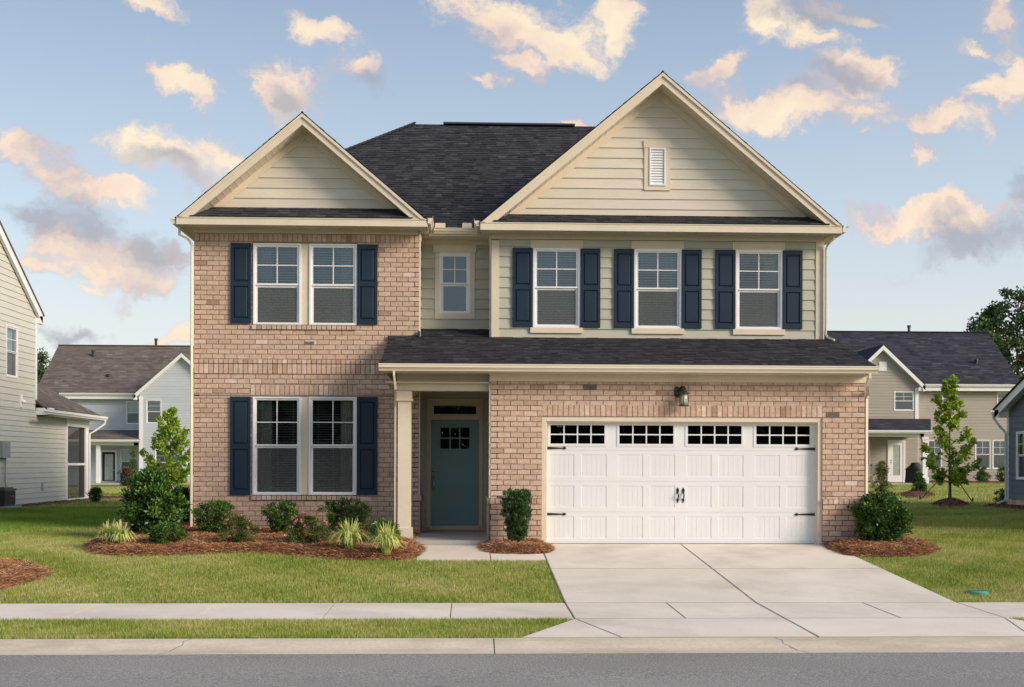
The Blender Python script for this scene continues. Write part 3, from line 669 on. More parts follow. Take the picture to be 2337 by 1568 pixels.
tp = MB(**fr(YD)); tp.poly([(tg[0], -.02, tg[2]), (tg[1], -.02, tg[2]), (tg[1], -.02, tg[3]), (tg[0], -.02, tg[3])]); tp.build('transom_pane', M['glass_door'], cio)
zz = lambda y, x=579: at(1038, (1250+y*.638)/1.7527, YD).z
zx = lambda x: at((1450+x*.638)/1.7527, 1050, YD).x
lt = (zx(488), zx(670), zz(854), zz(722)); pl = [(zx(483), zx(560), zz(1255), zz(905)), (zx(600), zx(677), zz(1255), zz(905))]
panel(dr, td[0], td[1], td[2], td[3], [lt]+pl, 0, .045)
for o in pl: dr.box(o[0], o[1], -.03, -.013, o[2], o[3])
for q in (1/3, 2/3):
    u = lerp(lt[0], lt[1], q); dr.box(u-.013, u+.013, -.02, .004, lt[2], lt[3])
z = (lt[2]+lt[3])/2
for q in range(3): dr.box(lerp(lt[0], lt[1], q/3)+.013*(q > 0), lerp(lt[0], lt[1], (q+1)/3)-.013*(q < 2), -.02, .004, z-.013, z+.013)
dr.box(lt[0]-.03, lt[1]+.03, 0, .012, lt[2]-.045, lt[2]-.012); dr.box(lt[0]-.03, lt[1]+.03, 0, .012, lt[3]+.012, lt[3]+.03)
dr.box(lt[0]-.03, lt[0]-.012, 0, .012, lt[2]-.012, lt[3]+.012); dr.box(lt[1]+.012, lt[1]+.03, 0, .012, lt[2]-.012, lt[3]+.012)
dro = dr.build('front_door', M['teal'], house)
tp = MB(**fr(YD)); tp.poly([(lt[0], -.018, lt[2]), (lt[1], -.018, lt[2]), (lt[1], -.018, lt[3]), (lt[0], -.018, lt[3])]); tp.build('door_pane', M['glass_door'], dro)
rm = MB(**fr(YD)); rm.box(td[0], td[1], -.6, -.55, td[2], cs[3]); rm.build('dark_hall', M['interior'], dro)
hd = MB(**fr(YD)); u = zx(447); hd.tube([hd.P(u, 0, zz(990)), hd.P(u, .03, zz(990))], .03, 14)
hd.tube([hd.P(u, 0, zz(1040)), hd.P(u, .02, zz(1040))], .032, 14)
hd.tube([hd.P(u, .02, zz(1040)), hd.P(u-.003, .06, zz(1055)), hd.P(u-.003, .065, zz(1080)), hd.P(u, .045, zz(1105)), hd.P(u, 0, zz(1112))], [.014, .012, .014, .012, .016], 8)
hd.build('door_handle', M['nickel'], dro, smooth=True)
# brick sill under the door, wainscot cap
bs2 = MB(**fr(YD)); soldiers(bs2, XW1+.0, XG0-.04, .02, td[2]-.03, .03, 31, depth=.1, pitch=BL); bs2.frame((XW1, YW, 0), (0, 1, 0), (1, 0, 0)); soldiers(bs2, -.02, 1., zwp-.1, zwp, .03, 32, depth=.12)
bs2.frame(**fr(YW)); bs2.box(XW1-.1, XW1+.055, -.95, .035, zwp-.09, zwp+.001, .5)
bs2.box(XW1-.0, XW1+.028, -.95, -.002, .0, zwp-.09, .35)
bs2.build('door_step_brick', M['brick'], house)
# ---- gables
def gable(name, ax, ay, lx, rx, ey, yback, slid_seed, fasc, penty, vent=None, sid=None):
    """px of outer apex, eave corners, at plane YF"""
    A = at(ax, ay, YF); Lp = at(lx, ey[0], YF); Rp = at(rx, ey[1], YF)
    ze = (Lp.z+Rp.z)/2; hw = (Rp.x-Lp.x)/2; xc = (Rp.x+Lp.x)/2; zA = A.z; m_ = (zA-ze)/hw
    roof = MB(); th = .022
    for s in (-1, 1):
        e = Vector((xc+s*hw, 0, ze)); a = Vector((xc, 0, zA))
        pts = [Vector((e.x, YF-.03, e.z)), Vector((a.x, YF-.03, a.z)), Vector((a.x, yback, a.z)), Vector((e.x, yback, e.z))]
        slab(roof, pts, th, .1)
        Vv = (a-e).normalized(); O = Vector((e.x, YF-.035, e.z)); Ln = (a-e).length
        shingles(roof, O, (0, 1, 0), Vv, Ln, lambda v: (0, yback-YF), seed=slid_seed+s, th=.007)
    roof.tube([(xc, YF-.03, zA-.004), (xc, yback, zA-.004)], .028, 6, .3)
    roof.build('gable_roof', M['shingle'], house)
    g = MB(**fr(YF)); t1 = .042
    def rake(o1, o2, d0, d1, fr_, mbx, lo=None):     # band between vertical offsets o1<o2 below roof bottom
        mbx.frame(**fr(fr_))
        for s in (-1, 1):
            z_ = lambda x, o: zA-th-m_*abs(x-xc)-o
            e = xc+s*hw
            if lo is None: xs = e; P_ = [(xc, z_(xc, o1)), (xc, z_(xc, o2)), (e, z_(e, o2)), (e, z_(e, o1))]
            else:
                x1 = xc+s*((zA-th-o1-lo)/m_); x2 = xc+s*((zA-th-o2-lo)/m_)
                P_ = [(xc, z_(xc, o1)), (xc, z_(xc, o2)), (x2, lo), (x1, lo)]
            if s > 0: P_ = P_[::1]
            else: P_ = P_[::-1]
            mbx.prism(P_, d0, d1)
    f0, f1 = fasc; zf1 = at((lx+rx)/2, f0, YF).z; zf0 = at((lx+rx)/2, f1, YF).z
    rake(0, .062, .0, .050, YF, g, lo=zf1); rake(.060, .205, -.02, .022, YF, g, lo=zf1)
    # horizontal return fascia
    g.frame(**fr(YF)); g.box(Lp.x+.02, Rp.x-.02, -.02, .024, zf0, zf1); g.box(Lp.x+.02, Rp.x-.02, -.02, .034, zf1-.018, zf1+.004)
    g.build('barge_board', M['cream'], house)
    s_ = MB(**fr(YF)); zso = zf0+.012
    # raking soffit with panel ribs
    for s in (-1, 1):
        z_ = lambda x, o=.19: zA-th-m_*abs(x-xc)-o
        xe = xc+s*((zA-th-.19-zf1)/m_)
        s_.poly([(xc, -.02, z_(xc)), (xe, -.02, z_(xe)), (xe, -(YW-YF)-.0, z_(xe)), (xc, -(YW-YF), z_(xc))])
        n = int(abs(xe-xc)/.115); rh_ = .004
        for k in range(1, n):
            x = xc+s*k*.115; dz = .012*m_
            s_.poly([(x-.007, -.025, z_(x-.007)-rh_), (x+.007, -.025, z_(x+.007)-rh_), (x+.007, -.43, z_(x+.007)-rh_), (x-.007, -.43, z_(x-.007)-rh_)])
            for q in (-.007, .007): s_.poly([(x+q, -.025, z_(x+q)-rh_), (x+q, -.025, z_(x+q)), (x+q, -.43, z_(x+q)), (x+q, -.43, z_(x+q)-rh_)])
    # horizontal soffit
    s_.box(Lp.x+.02, Rp.x-.02, -(YW-YF), -.02, zso, zso+.01)
    n = int((Rp.x-Lp.x)/.17)
    for k in range(n): u = Lp.x+.1+k*.17; s_.box(u-.006, u+.006, -(YW-YF)+.02, -.03, zso-.008, zso)
    # side eave soffits and fascia running back
    for s, x0 in ((-1, Lp.x), (1, Rp.x)):
        xi = x0-s*.36; a, b = min(x0-s*.02, xi), max(x0-s*.02, xi)
        yb = 14.6 if (s, name) in ((-1, 'left'), (1, 'right')) else YR
        s_.frame(O=(0, 0, 0), U=(1, 0, 0), D=(0, 1, 0)); s_.box(a, b, YF+.02, yb, zso+.001, zso+.009); c_, d_ = (x0-.03, x0-.005) if s > 0 else (x0+.005, x0+.03)
        s_.box(c_, d_, YF+.021, yb, zso, ze-.02)
    s_.build('gable_soffit', M['cream'], house)
    w = MB(**fr(YW)); d0, d1 = penty
    zp = at((lx+rx)/2, d0, YW).z; o1 = .19
    rake(.17, .345, 0, .030, YW, w, lo=zp); w.build('rake_frieze', M['cream'], house)
    sw = MB(**fr(YW)); ext = lambda z: (xc-max(0, (zA-th-.33-z)/m_), xc+max(0, (zA-th-.33-z)/m_))
    ops = []
    if vent: ops = [rect(*vent[0], YW)]
    siding(sw, -99, 99, zp-.02, zA-th-.34, ops, 0, .197, ext=ext, base=at((lx+rx)/2, sid, YW).z-.197*4, seed=slid_seed)
    hwp = (zA-th-.1-zf0)/m_; sw.poly([(xc-hwp, -.001, zf0), (xc+hwp, -.001, zf0), (xc, -.001, zA-th-.1)])
    sw.build('gable_siding', M['gablesid'], house)
    # pent roof strip
    pr = MB(); za = zf1+.012; zb_ = zp; run = YW-YF; Vp = Vector((0, run+.03, zb_-za)).normalized(); xa = (zA-th-.2-zf1)/m_
    fx_ = lambda v: (xc-xa-.02+v*.55*.9, xc+xa+.02-v*.55*.9)
    slab(pr, [(xc-xa, YF-.03, za-.004), (xc+xa, YF-.03, za-.004), (xc+xa-.3, YW, zb_-.004), (xc-xa+.3, YW, zb_-.004)], .02, .1)
    shingles(pr, (0, YF-.045, za-.002), (1, 0, 0), Vp, (run+.045)/Vp.y, fx_, seed=slid_seed+7)
    pr.build('pent_roof', M['shingle'], house)
    if vent:
        v = MB(**fr(YW)); hdp, lv, cas = vent
        a = rect(*hdp, YW); h = rect(*cas, YW); l = rect(*lv, YW)
        v.box(h[0], h[1], 0, .040, h[2], h[3]); v.box(a[0], l[0], 0, .032, a[2], h[2]); v.box(l[1], a[1], 0, .032, a[2], h[2]); v.box(l[0], l[1], 0, .032, a[2], l[2])
        v.build('vent_casing', M['cream'], house)
        v = MB(**fr(YW)); i = .032
        v.box(l[0], l[1], 0, .05, l[3]-i, l[3]); v.box(l[0], l[1], 0, .05, l[2], l[2]+i); v.box(l[0], l[0]+i, 0, .05, l[2]+i, l[3]-i); v.box(l[1]-i, l[1], 0, .05, l[2]+i, l[3]-i)
        n = 13; hh = (l[3]-l[2]-2*i)/n
        for k in range(n):
            z = l[2]+i+k*hh; v.poly([(l[0]+i, .040, z), (l[1]-i, .040, z), (l[1]-i, .012, z+hh), (l[0]+i, .012, z+hh)]); v.poly([(l[0]+i, .040, z), (l[1]-i, .040, z), (l[1]-i, .012, z), (l[0]+i, .012, z)])
        v.build('gable_vent', M['white'], house)
    return xc, zA, ze, Lp, Rp, zf0, zf1
gl = gable('left', 693, 257.5, 400.5, 976, (499.5, 502.5), 6.2, 50, (498, 515), (475, 498), sid=430)
grt = gable('right', 1506.5, 164.5, 1094, 1923.5, (508, 518.5), 7.4, 70, (511.5, 529), (493, 515), sid=455,
            vent=((1470, 322, 1529.5, 435), (1481.5, 338.5, 1518.8, 424.5), (1468.5, 322, 1532, 338)))
# ---- main hip roof
zE = at(1040, 520, 2.35).z; YRg = 8.5; zR = at(1150, 286.5, YRg).z; xr0 = at(945, 285, YRg).x; xr1 = 3.7; k_ = .76
cl_ = Vector((xr0-k_*(YRg-2.35), 2.35, zE)); cr_ = Vector((7.2, 2.35, zE)); A_ = Vector((xr0, YRg, zR)); B_ = Vector((xr1, YRg, zR))
bl_ = Vector((cl_.x, 14.85, zE)); br_ = Vector((cr_.x, 14.85, zE))
mr = MB()
XLc = gl[3].x+.03; tc_ = (XLc-cl_.x)/(A_.x-cl_.x); hc_ = cl_.lerp(A_, tc_); fc_ = Vector((XLc, 2.35, zE)); bc_ = Vector((XLc, 17.2-hc_.y, hc_.z)); bb_ = Vector((XLc, 14.85, zE))
for pts in ([fc_, cr_, B_, A_, hc_], [br_, bb_, bc_, A_, B_], [bc_, hc_, A_], [cr_, br_, B_]): slab(mr, pts, .04, .15)
Vv = Vector((0, YRg-2.35, zR-zE)); Ls = Vv.length; Vv.normalize()
kk = k_*(YRg-2.35)/Ls
shingles(mr, (0, 2.33, zE-.004), (1, 0, 0), Vv, Ls, lambda v: (max(cl_.x+kk*v, -4.2), 4.6), seed=90)
# hip caps
for k in range(26):
    a = cl_.lerp(A_, .5+k/52.); b = cl_.lerp(A_, .5+(k+1)/52.)
    mr.tube([a+Vector((0, 0, .02)), b+Vector((0, 0, .035))], .075, 6, .2+.5*rnd.random(), flat=.35)
v0 = at(1012, 285, YRg).x; v1 = at(1311, 289, YRg).x
mr.build('main_roof', M['shingle'], house)
rv = MB(); rv.frame((0, YRg, 0), (1, 0, 0), (0, -1, 0)); rv.uprism([(-.17, zR-.02), (.17, zR-.02), (.17, zR+.01), (0, zR+.075), (-.17, zR+.01)], v0, v1); rv.build('ridge_vent', M['flash'], house)
# ---- upper gutters
ug = MB(**fr(2.35)); zg1 = at(1040, 519.5, 2.24).z; xa, xb = at(990, 525, 2.3).x, at(1090, 525, 2.3).x
kgutter(ug, xa, xb, zg1, .105, .10); ug.build('gutter', M['cream_gutter'], house)
for x, s in ((gl[4].x, 1), (grt[3].x, -1)):           # short runs along the inner eaves
    ug = MB((x, 0, 0), (0, 1, 0), (s, 0, 0)); kgutter(ug, YF+.0, 2.35, at(985, 500 if s > 0 else 505, YF).z+.05, .13, .10); ug.build('gutter', M['cream_gutter'], house)
for x, s in ((gl[3].x, -1), (grt[4].x, 1)):
    ug = MB((x, 0, 0), (0, 1, 0), (s, 0, 0)); kgutter(ug, YF+.0, 14.7, (gl[2] if s < 0 else grt[2])+.015, .12, .11); ug.build('gutter', M['cream_gutter'], house)
for a, b in ((993, 1016.5), (1055, 1077)):
    q = rect(a, 509, b, 520, 2.25); ug = MB(**fr(2.25)); ug.prism([(q[0], q[2]), (q[1], q[2]), (q[1], q[3]-.012), (q[1]-.012, q[3]), (q[0]+.012, q[3]), (q[0], q[3]-.012)], 0, .006); ug.build('splash_guard', M['cream_gutter'], house)
rs = MB(**fr(2.35)); zq = at(1040, 539, 2.35).z; rs.box(xa-.1, xb+.1, -.02, 0, zq, zE-.03); rs.box(XW1-.1, XU0+.1, -(YR-2.35), -.02, zq+.004, zq+.012)
for k in range(9): u = XW1+.1+k*.15; rs.box(u-.006, u+.006, -.44, -.03, zq-.004, zq+.004)
rs.build('recess_soffit', M['cream'], house)
# ---- downspouts
def spout(pts, r=.042, name='downspout'):
    d = MB(); d.tube(pts, r, 4, flat=.72); 
    return d.build(name, M['cream_gutter'], house)
x0 = at(408, 520, 1.75).x; x1 = at(438, 700, 1.93).x
spout([(x0, 1.80, at(409, 516, 1.8).z), (x0+.0, 1.80, at(409, 536, 1.8).z), (x0+.12, 1.84, at(420, 543, 1.84).z), (x1-.05, 1.92, at(433, 549, 1.92).z), (x1, 1.93, at(438, 560, 1.93).z), (x1, 1.93, .22), (x1-.02, 1.90, .13), (x1-.14, 1.78, .05)])
x0 = at(1904, 540, 1.75).x; x1 = at(1884.5, 700, 1.93).x
spout([(x0, 1.78, at(1904, 536, 1.8).z), (x0, 1.78, at(1904, 546, 1.8).z), (x0-.06, 1.82, at(1897, 553, 1.84).z), (x1+.02, 1.90, at(1886, 560, 1.92).z), (x1, 1.93, at(1884, 570, 1.93).z), (x1, 1.93, zlow(1.93)+.13), (x1+.03, 1.90, zlow(1.9)+.07), (x1+.13, 1.80, zlow(1.8)+.04)], .038)
x0 = at(899.5, 850, -.38).x; x1 = at(902.5, 1000, .18).x
spout([(x0, -.40, gz0-.12), (x0, -.40, gz0-.2), (x0+.02, -.30, gz0-.42), (x1, .10, gz0-.62), (x1, .20, gz0-.70), (x1, .20, .1)], .034)
x0 = at(1984, 850, -.38).x; x1 = XG1+.06
spout([(x0, -.40, gz0-.12), (x0, -.40, gz0-.2), (x0-.03, -.33, gz0-.32), (x1+.02, .03, gz0-.46), (x1, .06, gz0-.54), (x1, .06, .02)], .042)
# porch slab
ps = MB(); ps.frame(**fr(0)); ps.box(a_ := XR0+.55, XG0-.04, -YD, .10, -.25, .075); ps.box(XR0-.02, XR0+.55, -YW, -.02, -.25, .06)
po = ps.build('porch_slab', M['porchconc'], house)
# ================================================================ GROUND, PAVING
def S(name, mb, m): return tag(mb.build(name, m), kind='structure')
EXC = []      # polygons (world xy) without grass
def inpoly(P, poly):
    x, y = P[:, 0], P[:, 1]; r = np.zeros(len(P), bool); n = len(poly)
    for i in range(n):
        x1, y1 = poly[i]; x2, y2 = poly[(i+1) % n]
        c = ((y1 > y) != (y2 > y)) & (x < (x2-x1)*(y-y1)/((y2-y1) or 1e-9)+x1); r ^= c
    return r
gm_ = mat('lawn_soil', [(.14, .19, .035)], .95, .1, nscale=.8, namt=.22, fine=(35, .35), bump=(60, .8), stain=(.35, (.24, .22, .08), .55, .45, .7))
gb = MB(); xs = sorted(set([-1500, -600, -250, -120, -70] + list(range(-50, 51, 2)) + [70, 120, 250, 600, 1500]))
ysl = [-1500, -400, -150, -60, -20, -12, -9.0, -8.86, -8.3, -7.6, -6.9, -6.2, -5.5, -4.5, -3.5, -2.5, -1.5, -.7, 0, 1, 2, 4, 7, 10, 14, 18, 22, 26, 30, 35, 40, 45, 55, 70, 100, 160, 300, 700, 1500]
n0 = 0
for y in ysl:
    for x in xs: gb.v.append((x, y, float(gz(x, y))-.035))
for j in range(len(ysl)-1):
    for i in range(len(xs)-1):
        a = j*len(xs)+i; gb.f.append((a, a+1, a+1+len(xs), a+len(xs))); gb.t.append(.5); gb.m.append(0)
S('ground', gb, gm_)
def conc(mb, poly, th=.1, tone=None, ins=.0075, lift=0.):
    c = Vector((sum(p[0] for p in poly)/len(poly), sum(p[1] for p in poly)/len(poly), 0))
    n = len(poly); P_ = []
    for i in range(n):      # inset each edge
        p0 = Vector((*poly[i-1], 0)); p1 = Vector((*poly[i], 0)); p2 = Vector((*poly[(i+1) % n], 0))
        a = (p1-p0).normalized(); b = (p2-p1).normalized(); na = Vector((-a.y, a.x, 0)); nb = Vector((-b.y, b.x, 0)); k = (na+nb); k = k/(k.length**2/2) if k.length > 1e-6 else na
        P_.append(p1+k*ins)
    t = tone if tone is not None else rnd.random()
    top = [Vector((p.x, p.y, float(gz(p.x, p.y))+lift)) for p in P_]
    mb.wpoly(top, t)
    e = .006
    for i in range(n):
        j = (i+1) % n; mb.wpoly([top[i], top[i]-Vector((0, 0, th)), top[j]-Vector((0, 0, th)), top[j]], t*.5)
def grid(mb, x0, x1, y0, y1, xsplit, ysplit, **k):
    X = [x0]+[x for x in xsplit if x0 < x < x1]+[x1]; Y = [y0]+[y for y in ysplit if y0 < y < y1]+[y1]
    for i in range(len(X)-1):
        for j in range(len(Y)-1): conc(mb, [(X[i], Y[j]), (X[i+1], Y[j]), (X[i+1], Y[j+1]), (X[i], Y[j+1])], **k)
DX0, DX1 = 1.25, 6.38
yj = gr(1500, 1297.5).y
dv = MB()
for (a, b) in ((DX0, 3.74), (3.74, DX1)):      # panels down to the walk; the slope breaks at y=-1.5 lie inside one panel
    for (c, d_) in ((-5.5, yj),):
        conc(dv, [(a, c), (b, c), (b, d_), (a, d_)])
    x0_, x1_ = a+.006, b-.006
    P_ = [(y, float(gz(0, y))) for y in (yj+.006, -1.5, 0, .09)]
    t = rnd.random()
    xa_, xb_ = (x0_, x1_)
    if a < 2: xs_ = [x0_]*4
    for i in range(3): dv.wpoly([(x0_, P_[i][0], P_[i][1]), (x1_, P_[i][0], P_[i][1]), (x1_, P_[i+1][0], P_[i+1][1]), (x0_, P_[i+1][0], P_[i+1][1])], t)
    dv.wpoly([(x0_, P_[0][0], P_[0][1]), (x0_, P_[0][0], P_[0][1]-.1), (x1_, P_[0][0], P_[0][1]-.1), (x1_, P_[0][0], P_[0][1])], .3)
    for xx in (x0_, x1_):
        dv.wpoly([(xx, y, z) for y, z in P_]+[(xx, .09, -.2), (xx, P_[0][0], P_[0][1]-.2)], .3)
for a, b in ((DX0, 2.56), (2.56, 3.74), (3.74, 5.13), (5.13, DX1)): conc(dv, [(a, -6.9), (b, -6.9), (b, -5.5), (a, -5.5)])
for P_ in ([(.55, -8.27), (1.62, -8.27), (DX0, -6.9)], [(1.62, -8.27), (3.73, -8.27), (3.74, -6.9), (DX0, -6.9)], [(3.73, -8.27), (6.05, -8.27), (DX1, -6.9), (3.74, -6.9)], [(6.05, -8.27), (7.15, -8.27), (DX1, -6.9)]): conc(dv, P_)
S('driveway', dv, M['concrete'])
EXC += [[(DX0-.01, .2), (DX0-.01, -6.9), (.5, -8.3), (7.2, -8.3), (DX1+.01, -6.9), (DX1+.01, .2)]]
# joint fillers: dark strips below the paving surface
jf = MB(); 
for pts in ([(DX0, .09), (DX0, -6.9)],[(3.74, .09), (3.735, -8.27)], [(DX0, -5.5), (DX1, -5.5)], [(DX0, -6.9), (DX1, -6.9)], [(2.56, -5.5), (2.56, -6.9)], [(5.13, -5.5), (5.13, -6.9)], [(DX0, yj), (DX1, yj)], [(DX0, -6.9), (1.62, -8.27)], [(DX1, -6.9), (6.05, -8.27)], [(.55, -8.275), (7.15, -8.275)]):
    (xa_, ya_), (xb_, yb_) = pts; n = 12; a = Vector((xb_-xa_, yb_-ya_, 0)).normalized(); nn = Vector((-a.y, a.x, 0))
    w = .012 if abs(xa_-3.74) < .01 else (.0035 if abs(ya_-yb_) < .02 else .007)
    for k in range(n):
        p = [Vector((lerp(xa_, xb_, q/n), lerp(ya_, yb_, q/n), 0)) for q in (k, k+1)]
        Q = [p[0]+nn*w, p[1]+nn*w, p[1]-nn*w, p[0]-nn*w]
        dz = .003
        jf.wpoly([(q.x, q.y, float(gz(q.x, q.y))+dz) for q in Q])
S('paving_joints', jf, M['joint'])
sw_ = MB(); xj = [-.22-1.5*k for k in range(0, 26)]
grid(sw_, -38, DX0-.012, -6.9, -5.5, sorted(xj), [], ins=.006)
grid(sw_, DX1+.012, 40, -6.9, -5.5, [7.9+1.5*k for k in range(22)], [], ins=.006)
S('sidewalk', sw_, M['concrete'])
EXC += [[(-40, -5.5), (-40, -6.9), (42, -6.9), (42, -5.5)]]
wk = MB(); wy0 = gr(1100, 1277.5).y
conc(wk, [(-.85, wy0), (at(1118, 1260, -1.).x, wy0), (at(1118, 1260, -1.).x, -.12), (-.85, -.12)]); xw = at(1118, 1260, -1.).x
conc(wk, [(xw, wy0), (DX0-.01, wy0), (DX0-.01, -1.12), (xw, -1.12)])
conc(wk, [(xw, -1.12), (DX0-.01, -1.12), (DX0-.01, -.02), (xw, -.12)], lift=-.01)
S('walkway', wk, M['concrete']); EXC += [[(-.85, wy0), (DX0, wy0), (DX0, .1), (-.85, .1)]]
# rolled curb and road
cb = MB(); cbx = [-60, -12.2, at(1128, 1475, -8.6).x, 11.3, 60]
prof = [(-8.27, -.425), (-8.34, -.424), (-8.42, -.435), (-8.52, -.465), (-8.60, -.488), (-8.70, -.497), (-8.85, -.498), (-8.85, -.65), (-8.27, -.65)]
for i in range(len(cbx)-1):
    a, b = cbx[i]+.006, cbx[i+1]-.006; t = rnd.random(); n = 1
    for k in range(len(prof)-1):
        p, q = prof[k], prof[k+1]; cb.wpoly([(a, p[0], p[1]), (a, q[0], q[1]), (b, q[0], q[1]), (b, p[0], p[1])], t)
    for xx in (a, b): cb.wpoly([(xx, p[0], p[1]) for p in prof], .2)
# cracks: thin dark wedges laid in the curb face
def crack(pts):
    for k in range(len(pts)-1):
        a, b = pts[k], pts[k+1]; za = lambda y: float(np.interp(-y, [-p[0] for p in prof[:7]], [p[1] for p in prof[:7]]))+.0015
        cb.wpoly([(a[0]-.006, a[1], za(a[1])), (a[0]+.006, a[1], za(a[1])), (b[0]+.006, b[1], za(b[1])), (b[0]-.006, b[1], za(b[1]))], 0, 1)
for px, sg_ in ((436, -1), (1768, 1)):
    x = at(px, 1460, -8.3).x; ys_ = np.linspace(-8.28, -8.84, 9); off = [0, .01, .05, .04, .09, .12, .13, .18, .2]
    crack([(x+sg_*off[k]+(0 if sg_ < 0 else 0), ys_[k]) for k in range(9)])
tag(cb.build('curb', [M['curb'], M['joint']]), kind='structure')
rd = MB(); rx = [-1500, -200, -60, -20, 0, 20, 60, 200, 1500]; ry = [-8.84, -9.6, -12, -16.8, -17.6]; rz = [-.498, -.49, -.455, -.49, -.50]
for i in range(len(rx)-1):
    for j in range(len(ry)-1): rd.wpoly([(rx[i], ry[j], rz[j]), (rx[i], ry[j+1], rz[j+1]), (rx[i+1], ry[j+1], rz[j+1]), (rx[i+1], ry[j], rz[j])])
S('road', rd, M['asphalt'])
EXC += [[(-1500, -8.27), (-1500, -17.6), (1500, -17.6), (1500, -8.27)]]
# ================================================================ NEIGHBOUR HOUSES
vin = lambda name, c, d: mat(name, [c, d], .55, .3, nscale=1.5, namt=.04, fine=(20, .02), stretch=(1, 1, 5))
M['sidA'] = vin('pale_green_siding', (.56, .55, .50), (.58, .57, .52)); M['sidB'] = vin('pale_blue_siding', (.50, .54, .585), (.52, .56, .605))
M['sidC'] = vin('taupe_siding', (.36, .325, .28), (.375, .34, .295)); M['sidD'] = vin('slate_siding', (.115, .14, .165), (.125, .15, .175))
def swin(parent, W0, x0, y0, x1, y1, Y, ym=None, shade=True, vm=False, screen=True, frm=None, name='window'):
    if frm is None: U0, U1, Z0, Z1 = rect(x0, y0, x1, y1, Y); f = fr(Y); zm = at(x0, ym or (y0+y1)/2, Y).z
    else: (U0, U1, Z0, Z1), f = frm; zm = (Z0+Z1)/2
    b = .075
    w = dh_window(parent, None, 0, None, None, None, M['glass'], 3, blinds=False, screen=screen, vm=vm, roomd=.5, frm=((U0, U1, Z0, Z1, U0+b, U1-b, zm+.03, Z1-b, Z0+b, zm-.03), f), name=name)
    if shade:
        s = MB(**f); s.poly([(U0+b, -.12, Z0+b), (U1-b, -.12, Z0+b), (U1-b, -.12, Z1-b), (U0+b, -.12, Z1-b)]); s.build('roller_shade', M['curtain'], w)
    return w
# ---- left neighbour (wall faces +X)
XN = -13.4; fN = dict(O=(XN, 0, 0), U=(0, 1, 0), D=(1, 0, 0))
nl = thing('neighbour_house', 'pale green sided house with a screened rear porch beside the left lawn', 'house', (XN-4, 14, .1))
yc = atx(82, 900, XN).y; yp0 = atx(149, 1140, XN).y; yp1 = atx(201, 1140, XN).y; z0 = .22
eN = atx(82, 722, XN).z; mN = .635; yrg = yc-5.6; zpk = eN+mN*5.6+.1
wN = (atx(13, 745, XN).y, atx(39.5, 745, XN).y, atx(26, 862, XN).z, atx(26, 744, XN).z)
w = MB(**fN); zlo_ = atx(149, 1148, XN).z+.10
panel(w, yc-11.2, yc, 0, eN, [wN], 0, .12); w.poly([(yc-11.2, 0, eN), (yc, 0, eN), (yrg, 0, zpk-.1)])
siding(w, yc-11.2, yp0, zlo_, 3.0, [], 0, .155, base=zlo_, seed=41); 
siding(w, yc-11.2, yc-.08, 3.0, zpk, [wN], 0, .19, ext=lambda z: (max(yc-11.2, yrg-max(0, (zpk-z)/mN)), min(yc-.08, yrg+max(0, (zpk-z)/mN))), base=zlo_, seed=42)
panel(w, yc, yp0, 0, 3.0)
w.frame((0, yc, 0), (-1, 0, 0), (0, 1, 0)); panel(w, -XN, -XN+9, 0, eN); siding(w, -XN, -XN+9, 3, eN, (), 0, .19)
w.frame((0, yc-11.2, 0), (1, 0, 0), (0, -1, 0)); panel(w, XN-9, XN, 0, eN); siding(w, XN-9, XN, .2, eN, (), 0, .19)
w.build('siding_wall', M['sidA'], nl)
fd = MB(**fN); fd.box(yc-11.2, yp0, -.1, .005, -.1, zlo_); soldiers(fd, yc-11.2, yp0, zlo_-.16, zlo_, .0, 44, pitch=.23); fd.build('foundation', M['brick'], nl)
t_ = MB(**fN); t_.box(yc-.09, yc+.02, 0, .03, 3.35, eN+.05); t_.build('corner_board', M['white'], nl); t_ = MB(**fN)
for s in (1, -1):          # rake boards
    e_ = 11.2/2+.22; zr = zpk+.12; P_ = [(yrg, zr), (yrg, zr-.28), (yrg+s*e_, zr-.28-mN*e_), (yrg+s*e_, zr-mN*e_)]
    t_.prism(P_ if s < 0 else P_[::-1], .04, .13)
t_.box(yc-.02, yc+.30, .0, .13, eN-.22, eN+.02)
t_.box(yc-.0, yc+.42, 0, .42, 2.87, 3.10)
t_.build('rake_board', M['white'], nl); t_ = MB(**fN)
t_.box(yp0, yp1, -.02, .04, 2.62, 3.02); t_.box(yp0-.02, yp0+.10, -.02, .045, .1, 2.63); t_.box(yp1-.42, yp1-.22, -.1, .045, .1, 2.63); t_.box(yp1-.22, yp1, -.25, .02, .1, 2.63)
zsr = atx(175, 1059, XN).z; t_.box(yp0+.08, yp1-.42, -.02, .03, zsr-.045, zsr+.03); t_.box(yp0+.08, yp1-.42, -.02, .03, .1, .2)
t_.build('porch_frame', M['white'], nl)
sc_ = MB(**fN); sc_.poly([(yp0+.08, .0, .2), (yp1-.42, .0, .2), (yp1-.42, .0, 2.62), (yp0+.08, .0, 2.62)]); sc_.build('porch_screen', M['porchscreen'], nl)
pi = MB(**fN); pi.box(yp0, yp1, -4.5, -4.4, 0, 2.7); pi.box(yp0-.05, yp0, -4.5, -.02, 0, 2.7); pi.box(yp0, yp1, -4.5, 0, .05, .1); pi.box(yp0, yp1, -4.5, 0, 2.64, 2.7)
for q in (-1.5, -3.): pi.box(yp1-.15, yp1, q, q+.1, .1, 2.64)
pi.build('porch_interior', mat('porch_inside', [(.16, .15, .14)], .8, .2), nl)
r_ = MB(); zg_ = 3.02; eX = XN+.45; yb = yp1+.35; ridX = -17.2; dd = eX-ridX; rs_ = .62
